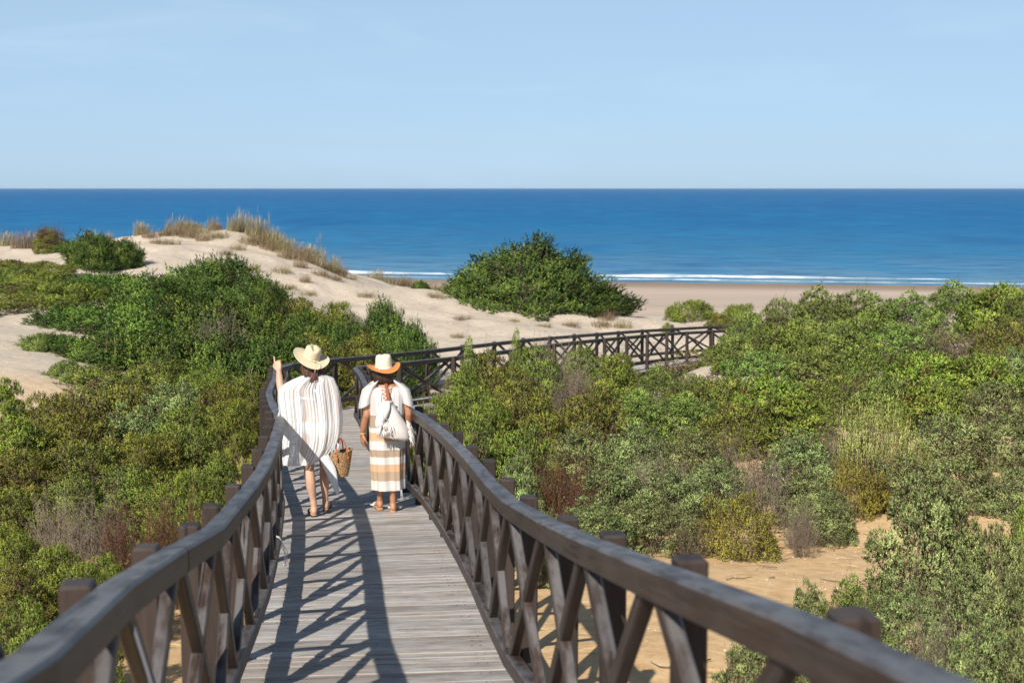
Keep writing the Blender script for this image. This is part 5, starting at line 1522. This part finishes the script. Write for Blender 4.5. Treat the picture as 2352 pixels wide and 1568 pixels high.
# ---- straw basket hanging from her right hand
bk = thing('straw_basket', 'brown woven straw basket with orange leather handles in the pointing woman\'s right hand', 'basket', p1 + Vector((.232, .02, .395)), R(25))
bk.scale = (.92, .92, .92)
m, ns, ls, b = mat('woven_straw')
tcn = nd(ns, 'ShaderNodeTexCoord'); n = nd(ns, 'ShaderNodeTexNoise', Scale=60.0, Detail=3.0); ls.new(tcn.outputs['Object'], n.inputs['Vector'])
r = ramp(ns, [(.3, (.15, .075, .03)), (.5, (.33, .19, .085)), (.7, (.50, .33, .17))]); ls.new(n.outputs['Fac'], r.inputs[0]); ls.new(r.outputs[0], b.inputs['Base Color']); b.inputs['Roughness'].default_value = .8
M['weave'] = m
nA_ = 44
def bring(z, add):
    t = z / .27; rx, ry = .080 + .055 * t ** .8, .055 + .035 * t ** .8
    return rx + add, ry + add
V, F = [], []
rows_ = 40
for i in range(rows_ + 1):
    z = .27 * i / rows_
    for k in range(nA_ * 2):
        a = math.pi * k / nA_
        br_ = .0045 * math.sin(k * math.pi / 2 + (i // 4) * math.pi / 2 + i * .8) + .003 * abs(math.sin(i * math.pi / 4))
        rx, ry = bring(z, br_)
        V.append((math.cos(a) * rx, math.sin(a) * ry, z + .03 * math.cos(a) * math.cos(a) * (z / .27) ** 2))
    if i:
        q = nA_ * 2
        F += [((i - 1) * q + k, (i - 1) * q + (k + 1) % q, i * q + (k + 1) % q, i * q + k) for k in range(q)]
o = link('basket_body', new_mesh('basket_body', V, F, smooth=True, mats=[M['weave']]), bk)
mb = MB(); mb.loft([[(math.cos(a) * .078, math.sin(a) * .053, z) for a in np.linspace(0, 6.283, 25)[:-1]] for z in (.0, .01)]); mb.build('basket_base', M['weave'], bk)
mb = MB(); rim = [(math.cos(a) * .137, math.sin(a) * .092, .27 + .03 * math.cos(a) ** 2) for a in np.linspace(0, 6.283, 33)]; mb.tube(rim, .006, 6); mb.build('rim', M['weave'], bk)
for sy_ in (-1, 1):
    mb = MB(); ar = [(math.cos(a) * .06, sy_ * (.093 - .07 * math.sin(a)), .27 + .145 * math.sin(a) - .04 * (1 - math.sin(a))) for a in np.linspace(0, math.pi, 15)]; mb.tube(ar, .0065, 6)
    for q in (0, -1): mb.tube([ar[q], (ar[q][0], ar[q][1], ar[q][2] - .05)], [.010, .008], 6)
    mb.build('handle', M['orange_leather'], bk)

# ---- woman in the striped dress
p2 = ground_on_deck(750 * .7656 + 1040 * .3028, 980 * .7656 + 1402 * .3028)
w2 = thing('person', 'woman in a long striped cream and tan dress with a terracotta brimmed hat', 'person', p2, R(8))
ch = []
ch += [([(0, .02, .76), (.0, .015, .87), (0, .02, .98), (0, .015, 1.08), (0, .01, 1.19), (0, .01, 1.265)], [(.145, .105), (.160, .115), (.120, .09), (.122, .09), (.142, .098), (.118, .072)]),
       ([(0, .0, 1.25), (-.005, .012, 1.32), (-.012, .03, 1.39)], [.060, .050, .047])]
ch += head_chains((-.018, .035, 1.455))
ch += [([(-.145, .01, 1.27), (-.185, .0, 1.13), (-.195, -.025, 1.005)], [.050, .044, .036]), ([(-.195, -.025, 1.005), (-.222, .02, .90), (-.24, .06, .79)], [.037, .035, .024])]
ch += hand_chains((-.24, .06, .79), (.02, .10, -1), (.9, .4, 0), 1, (.35, .42, .48, .55))
ch += [([(.145, .01, 1.27), (.205, .0, 1.14), (.225, -.02, 1.01)], [.050, .044, .036]), ([(.225, -.02, 1.01), (.222, .03, .90), (.205, .07, .80)], [.037, .034, .024])]
ch += hand_chains((.205, .07, .80), (.0, .12, -1), (-.9, .4, 0), -1, (.4, .5, .55, .6))
ch += [([(-.08, .02, .80), (-.075, .07, .61), (-.068, .09, .43)], [(.088, .096), (.072, .078), (.051, .055)]), ([(-.068, .09, .43), (-.062, .07, .31), (-.066, .10, .16), (-.068, .12, .085)], [(.051, .055), (.049, .055), (.031, .034), (.029, .032)])]
ch += foot_chains((-.068, .12, .085), (-.066, .095, .036), (-.096, .265, .03))
ch += [([(.08, .02, .80), (.075, -.0, .61), (.062, -.01, .43)], [(.088, .096), (.072, .078), (.051, .055)]), ([(.062, -.01, .43), (.056, -.04, .31), (.058, -.03, .16), (.058, -.03, .085)], [(.051, .055), (.050, .056), (.032, .035), (.029, .032)])]
ch += foot_chains((.058, -.03, .085), (.058, -.055, .036), (.092, .115, .03))
bm2 = body_mesh(ch); bm2.materials.append(M['tan_skin']); link('body', bm2, w2)
for sx_ in (-1, 1):
    mb = MB(); c = Vector((-.018 + sx_ * .03, .035 + .088, 1.472)); mb.loft([[c + Vector((math.cos(a) * .009 * q, z, math.sin(a) * .006 * q)) for a in np.linspace(0, 6.28, 9)[:-1]] for q, z in ((1, -.004), (.9, .006), (.4, .009))], smooth=True)
    mb.build('eye', M['white_band'], w2)
def hair_bob(rng):
    a = rng.uniform(math.pi * .9, math.pi * 2.1); c = Vector((-.018, .03, 1.45)); r0 = .088; z0 = rng.uniform(-.05, .010); L = rng.uniform(.10, .13) + z0
    pts = []
    for j in range(7):
        t = j / 6
        pts.append(c + Vector((math.cos(a) * (r0 + .014 * math.sin(t * 2.6)) + .003 * math.sin(12 * t + a * 8), math.sin(a) * (r0 * 1.1 + .010 * math.sin(t * 2.6)), z0 - L * t)))
    return pts, min(1, max(0, rng.gauss(.4, .25)))
strands(None, 'hair', w2, M['hair_dark'], 320, 8, hair_bob, .008)
h2 = hat(w2, (-.02, .02, 1.478), (R(5), R(-2), R(8)), .172, .090, .135, .045, M['straw_cream'], M['straw_rust'], .03)
hat_band(h2, .090, .004, .016, M['white_band'])
mb = MB(); mb.tube([(-.06, -.09, .012), (-.085, -.10, .024), (-.105, -.105, .03)], [.007, .006, .003], 5); mb.tube([(-.06, -.09, .012), (-.066, -.106, .0), (-.066, -.118, -.02)], [.007, .006, .003], 5); mb.build('band_bow', M['white_band'], h2)
# dress: woven horizontal stripes; the top is plain and a little sheer
ST2 = [(0.0, (.80, .80, .77)), (.335, (.80, .80, .77)), (.336, (.70, .60, .50)), (.385, (.46, .33, .22)), (.430, (.70, .42, .22)), (.478, (.70, .42, .22)), (.479, (.80, .80, .76)), (.572, (.80, .80, .76)), (.573, (.46, .345, .24)), (.642, (.46, .345, .24)),
       (.643, (.80, .80, .76)), (.728, (.80, .80, .76)), (.729, (.70, .42, .22)), (.818, (.70, .42, .22)), (.819, (.80, .80, .78)), (.908, (.80, .80, .78)), (.909, (.48, .345, .235)), (1.0, (.48, .345, .235))]
def c2(ns, ls, x, y):
    wv = math_(ns, ls, 'MULTIPLY', math_(ns, ls, 'SUBTRACT', sock(ns, ls, x, y, 14, 1), .5), .022)
    yy = math_(ns, ls, 'ADD', y, wv)
    r = ramp(ns, [(0, (.82, .78, .76)), (.255, (.82, .78, .76)), (.256, (.82, .82, .79)), (.338, (.82, .82, .79)), (.339, (.50, .37, .255)), (.430, (.50, .37, .255)), (.431, (.76, .47, .27)), (.505, (.76, .47, .27)), (.506, (.80, .81, .77)), (.580, (.80, .81, .77)),
                  (.581, (.48, .355, .25)), (.655, (.48, .355, .25)), (.656, (.80, .81, .77)), (.745, (.80, .81, .77)), (.746, (.76, .49, .29)), (.828, (.76, .49, .29)), (.829, (.82, .82, .76)), (.876, (.82, .82, .76)), (.877, (.45, .33, .23)), (1.0, (.45, .33, .23))], 'CONSTANT')
    return r, yy
def c2b(ns, ls, x, y):
    r, yy = c2(ns, ls, x, y)
    # stripe zone runs from the hem (.24) up to the waist (1.0); white above
    ls.new(math_(ns, ls, 'MULTIPLY', math_(ns, ls, 'SUBTRACT', yy, 0.0), 1.0), r.inputs[0])
    wn_ = sock(ns, ls, x, y, 420, 420, 1.0, 2.0)
    c = mixc(ns, ls, maprange(ns, ls, yy, 1.005, 1.008), r.outputs[0], (.84, .83, .81))
    return mixc(ns, ls, math_(ns, ls, 'MULTIPLY', wn_, .18), c, (.55, .52, .48))
def a2(ns, ls, x, y):
    s_ = sock(ns, ls, x, y, 34, .3)
    top_ = maprange(ns, ls, y, .98, 1.03)
    sheer = maprange(ns, ls, s_, .45, .52, .72, .97)
    base_ = math_(ns, ls, 'SUBTRACT', .97, math_(ns, ls, 'MULTIPLY', maprange(ns, ls, y, .36, .33), .12))
    m_ = nd(ns, 'ShaderNodeMix'); ls.new(top_, m_.inputs[0]); ls.new(base_, m_.inputs[2]); ls.new(sheer, m_.inputs[3]); return m_.outputs[0]
M['dress'] = cloth_shader('striped_dress', c2b, a2, lambda ns, ls, x, y: sock(ns, ls, x, y, 60, 300))
dr = [(1.285, -.10, .10, -.075, .085), (1.265, -.165, .165, -.098, .095), (1.21, -.182, .185, -.112, .115), (1.11, -.175, .18, -.118, .125), (1.0, -.168, .178, -.125, .125), (.88, -.172, .182, -.132, .135), (.72, -.172, .185, -.125, .15), (.52, -.165, .18, -.12, .17), (.36, -.158, .178, -.12, .18), (.24, -.155, .178, -.13, .19)]
garment('dress', dr, w2, M['dress'], 128, .010, 7, 4)
for sgn in (-1, 1):                                                 # wide short sleeves
    pts = [(sgn * .085, .01, 1.342), (sgn * .115, .01, 1.338), (sgn * .165, .006, 1.285), (sgn * .195, .0, 1.20), (sgn * .21, -.006, 1.14), (sgn * .214, -.008, 1.10)]
    rr_ = [(.012, .03), (.060, .088), (.074, .105), (.068, .102), (.064, .096), (.062, .094)]
    rings = []
    for (x, y, z), (ra, rb) in zip(pts, rr_):
        rings.append([Vector((x + math.cos(a) * ra, y + math.sin(a) * rb, z - sgn * math.cos(a) * .03 * (1 if sgn < 0 else 1))) for a in np.linspace(0, 6.283, 25)[:-1]])
    mb = MB(); mb.loft(rings, us=[p[2] for p in pts], caps=False, smooth=True)
    mb.uv = [(v, u) for u, v in mb.uv]
    mb.build('sleeve', M['dress'], w2)
# laced V of bare back: skin panel with crossed white laces
mb = MB(); mb.loft([[(-.055 + .0, -.088, 1.30), (.055, -.088, 1.30)], [(-.048, -.111, 1.255), (.048, -.111, 1.255)], [(-.034, -.122, 1.18), (.034, -.122, 1.18)], [(-.012, -.126, 1.10), (.012, -.126, 1.10)]], closed=False, caps=False, smooth=True)
mb.build('bare_back', M['tan_skin'], w2)
mb = MB()
for k in range(5):
    z0_, z1_ = 1.285 - k * .04, 1.245 - k * .04; wa, wb = .052 - .0085 * k, .052 - .0085 * (k + 1)
    y0_, y1_ = -.104 - .008 * min(k, 3), -.112 - .006 * min(k, 3)
    for sg in (-1, 1): mb.tube([(sg * wa, y0_, z0_), (0, y0_ - .008, (z0_ + z1_) / 2), (-sg * wb, y1_, z1_)], .0032, 5)
mb.tube([(-.055, -.098, 1.285), (0, -.106, 1.27), (.055, -.098, 1.29)], .0035, 5)
for q in range(3): mb.tube([(-.05, -.115, 1.24 - .01 * q), (-.062 - .006 * q, -.128, 1.17), (-.055 + .008 * q, -.132, 1.08 + .012 * q)], .0032, 5)
mb.build('lacing', M['white_band'], w2)
slide(w2, (-.066, .095, .037), (-.096, .265, .034), M['tan_leather'], M['white_band'], M['insole'], tuft_=True)
slide(w2, (.058, -.055, .037), (.092, .115, .034), M['tan_leather'], M['white_band'], M['insole'], tuft_=True)
mb = MB(); mb.loft([[(-.236 + math.cos(a) * .029 * q, .055 + math.sin(a) * .029 * q, .80 + z) for a in np.linspace(0, 6.283, 17)[:-1]] for q, z in ((1, 0), (1.06, .002), (1.06, .006), (1, .008))], caps=False, smooth=True)
M['gold'] = simple('gold', (.75, .50, .16), .3, .1, 10, 0, .5); mb.build('bracelet', M['gold'], w2)

# ---- knitted backpack slung from her right shoulder
m, ns, ls, b = mat('cream_knit')
tcn = nd(ns, 'ShaderNodeTexCoord'); wv = nd(ns, 'ShaderNodeTexWave', Scale=34.0, Distortion=1.2, Detail=2.0); wv.inputs['Detail Scale'].default_value = 3.0; wv.bands_direction = 'DIAGONAL'
ls.new(tcn.outputs['Object'], wv.inputs['Vector'])
n = nd(ns, 'ShaderNodeTexNoise', Scale=120.0, Detail=3.0); ls.new(tcn.outputs['Object'], n.inputs['Vector'])
r = ramp(ns, [(.2, (.68, .61, .58)), (.7, (.85, .80, .77))]); ls.new(wv.outputs['Fac'], r.inputs[0]); ls.new(r.outputs[0], b.inputs['Base Color']); b.inputs['Roughness'].default_value = .95
bump(ns, ls, b, math_(ns, ls, 'ADD', wv.outputs['Fac'], math_(ns, ls, 'MULTIPLY', n.outputs['Fac'], .6)), .8, .006)
M['knit'] = m
bp = thing('backpack', 'cream knitted backpack with tassels and a brown leather strap on the woman\'s right shoulder', 'backpack', p2 + Vector((.085, -.20, .78)), R(8))
bp.rotation_euler = (0, R(-9), R(8)); bp.scale = (1.14, 1.1, 1.06)
mb = MB(); rings = []
for z, rx, ry, cx in ((0, .05, .03, .03), (.0, .10, .055, .03), (.03, .128, .07, .025), (.10, .135, .078, .015), (.18, .122, .074, .0), (.26, .098, .062, -.01), (.32, .072, .046, -.012), (.345, .050, .034, -.01), (.365, .062, .044, -.008), (.372, .02, .015, -.008)):
    rings.append([(cx + math.copysign(abs(math.cos(a)) ** .75, math.cos(a)) * rx + .004 * math.sin(5 * a + z * 20), math.sin(a) * ry + .006 * math.sin(4 * a + z * 9) * (z / .37), z - .035 * (math.cos(a)) * (1 - z / .37)) for a in np.linspace(0, 6.283, 41)[:-1]])
mb.loft(rings, smooth=True); mb.build('bag_body', M['knit'], bp)
def flapring(t):
    return None
mb = MB(); rings = []
for t in np.linspace(0, 1, 9):                                     # flap folded over to the left with a thick tasselled edge
    c = Vector((-.02 - .075 * t, -.055 - .03 * math.sin(t * 2.2), .355 - .19 * t)); w_ = .030 + .038 * math.sin(math.pi * min(1, t * .85 + .1))
    rings.append([c + Vector((math.cos(a) * w_, math.sin(a) * .022, math.cos(a) * w_ * .45 + .006 * math.sin(6 * a + 9 * t))) for a in np.linspace(0, 6.283, 21)[:-1]])
mb.loft(rings, smooth=True); mb.build('flap', M['knit'], bp)
M['tassel'] = simple('cream_tassel', (.82, .77, .73), .9, .06, 20, 0)
def tas_l(rng):
    g = rng.choice(((-.055, -.09, .27), (-.085, -.095, .20), (-.105, -.09, .15), (-.04, -.09, .17), (-.07, -.09, .12), (-.02, -.085, .14)))
    p = Vector(g) + Vector((rng.gauss(0, .010), rng.gauss(0, .006), rng.gauss(0, .010))); q = p + Vector((rng.gauss(-.006, .016), rng.gauss(-.004, .008), -rng.uniform(.05, .10)))
    return [p, p.lerp(q, .5) + Vector((rng.gauss(0, .005), -.006, 0)), q], .9
strands(None, 'tassels', bp, M['tassel'], 120, 4, tas_l, .0042)
def tas_r(rng):
    z = rng.uniform(-.02, .16); p = Vector((.142 - .0 * z, rng.gauss(-.01, .012), z)); q = p + Vector((abs(rng.gauss(.028, .012)), rng.gauss(0, .01), -rng.uniform(.05, .095)))
    return [p, p.lerp(q, .5) + Vector((.006, 0, .006)), q], .9
strands(None, 'tassels', bp, M['tassel'], 90, 5, tas_r, .0042)
mb = MB(); mb.beam([(.015, -.03, .34), (.018, .04, .42), (.02, .078, .475), (.022, .12, .515), (.024, .19, .525), (.024, .26, .50), (.02, .31, .42)], .026, .005, up=Vector((0, -.5, .8)), ch=.001); mb.build('strap', M['leather'], bp)
mb = MB(); mb.tube([(-.05, -.062, .36), (-.02, -.075, .35), (.01, -.06, .345), (-.01, -.085, .31), (-.035, -.092, .27)], .0042, 6); mb.build('drawcord', M['tassel'], bp)

# white rags tied to the lower rails
def rag(s, side, label):
    p = path_at(s, side * .70, .15); mb = MB(); rng = random.Random(int(s * 10))
    for k in range(4):
        a = p + Vector((-side * .045, rng.uniform(-.02, .02), .06)); q = a + Vector((-side * rng.uniform(.01, .04), rng.gauss(0, .03), -rng.uniform(.10, .2)))
        mb.beam([a, a.lerp(q, .5) + Vector((-side * .02, rng.gauss(0, .015), 0)), q], .022, .003, up=Vector((1, .2, .1)), ch=.001)
    rings = [[p + Vector((math.cos(t) * .046 * f, dy, .055 + math.sin(t) * .058 * f)) for t in np.linspace(0, 6.283, 13)[:-1]] for dy, f in ((-.018, 1.0), (-.015, 1.06), (.015, 1.06), (.018, 1.0))]
    mb.loft(rings, caps=False, smooth=False)
    o = mb.build('cloth_strip', M['white_cloth'], None); tag(o, label, 'cloth strip')
def s_of_y(y): return float(np.interp(y, PATH[:, 1], PS))
rag(s_of_y(11.0), -1, 'scrap of white cloth tied round the lower left rail')
rag(s_of_y(15.0), 1, 'scrap of white cloth tied round the lower right rail beside the sandals')
